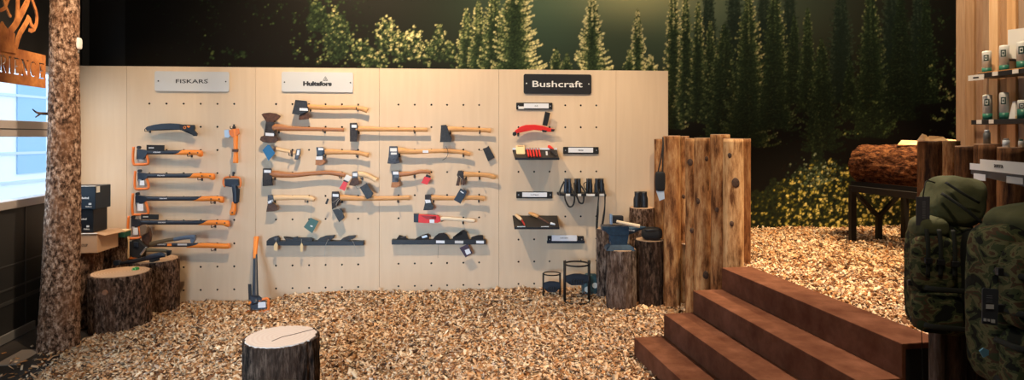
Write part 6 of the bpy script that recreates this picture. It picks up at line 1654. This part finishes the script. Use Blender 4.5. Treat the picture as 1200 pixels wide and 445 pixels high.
spot('track_spot',(2.05,3.7,4.25),(1.45,3.85,.4),640,(1,.80,.62),58,.7)
spot('track_spot',(3.7,5.3,4.2),(3.2,5.4,.6),700,(1,.74,.42),64,.5)
spot('track_spot',(4.6,5.4,4.2),(4.1,5.9,.6),320,(1,.68,.38),60,.5)
spot('track_spot',(2.7,3.9,4.2),(3.75,4.8,2.2),240,WARM,36,.6)
spot('track_spot',(-1.3,3.0,4.2),(-1.25,4.0,.0),440,(1,.80,.60),62,.9,.05)
spot('track_spot',(-1.9,3.7,4.2),(-3.5,4.55,2.35),620,(1,.76,.52),44,.9,.05)
spot('track_spot',(.9,1.3,4.25),(2.15,2.75,.75),120,(1,.82,.62),34,.8,.05)
area('wall_wash',(1.2,5.75,4.33),(1.3,6.75,2.9),9.5,70,(1,.88,.70),180,.12)  # long strip light added to brighten the mural
area('overhead_fill',(-.5,1.2,4.3),(0,5.5,1),3.5,16,(1,.93,.86),180)  # soft frontal fill added under the ceiling, not a known fixture
area('daylight',(-4.95,4.4,1.8),(-2.0,4.2,.6),2.6,34,COOL,120,1.1)
area('cool_fill',(-2.6,-.6,1.3),(-1.3,6,.3),2.6,44,(.50,.74,1),56,1.6)  # cool fill added for the lower display wall; no shopfront is known there
W=bpy.data.worlds.new('World'); S.world=W; W.use_nodes=True
bg=W.node_tree.nodes['Background']; bg.inputs[0].default_value=(.70,.85,1,1); bg.inputs[1].default_value=2.6
# small fittings and print belong to the part they sit on
HOST={'lettering':('plate','name_card','carton','body','shaft','letter_panel','horn','name_card'),'trademark':('plate',),'screw':('plate',),'emblem':('plate',),
 'price_label':('head','head_pack','board','label_card','slanted_board','shelf_body','body','shaft'),'second_label':('head',),'label_band':('head',),'guard_label':('blade_guard',),
 'poll_label':('head',),'blade_label':('head',),'handle_label':('handle',),'tag_print':('hang_tag',),'barcode_label':('hang_tag',),'small_print':('hang_tag',),'tag_band':('hang_tag',),
 'grip_hole':('grip',),'pivot_ring':('grip',),'grip_inlay':('grip',),'card_print':('info_card','name_card'),'lock_knob':('blade_guard',),'buckle':('main_body',),'logo_mark':('logo_patch','carton'),
 'tape':('carton',),'flap':('carton',),'side_label':('carton',),'lid_edge':('carton',),'knot_scar':('bark',),'crack':('sawn_face',),'grip_band':('handle',),'cast_ribs':('wedge',),'front_card':('label_card',),'ledge':('card','carton')}
for o in list(bpy.data.objects):
    nm=o.name.split('.')[0]
    if nm in HOST and o.parent and o.parent.type=='EMPTY':
        sib=[c for c in o.parent.children if c is not o]
        for h_ in HOST[nm]:
            c=[x for x in sib if x.name.split('.')[0]==h_]
            if c: o.parent=c[0]; break
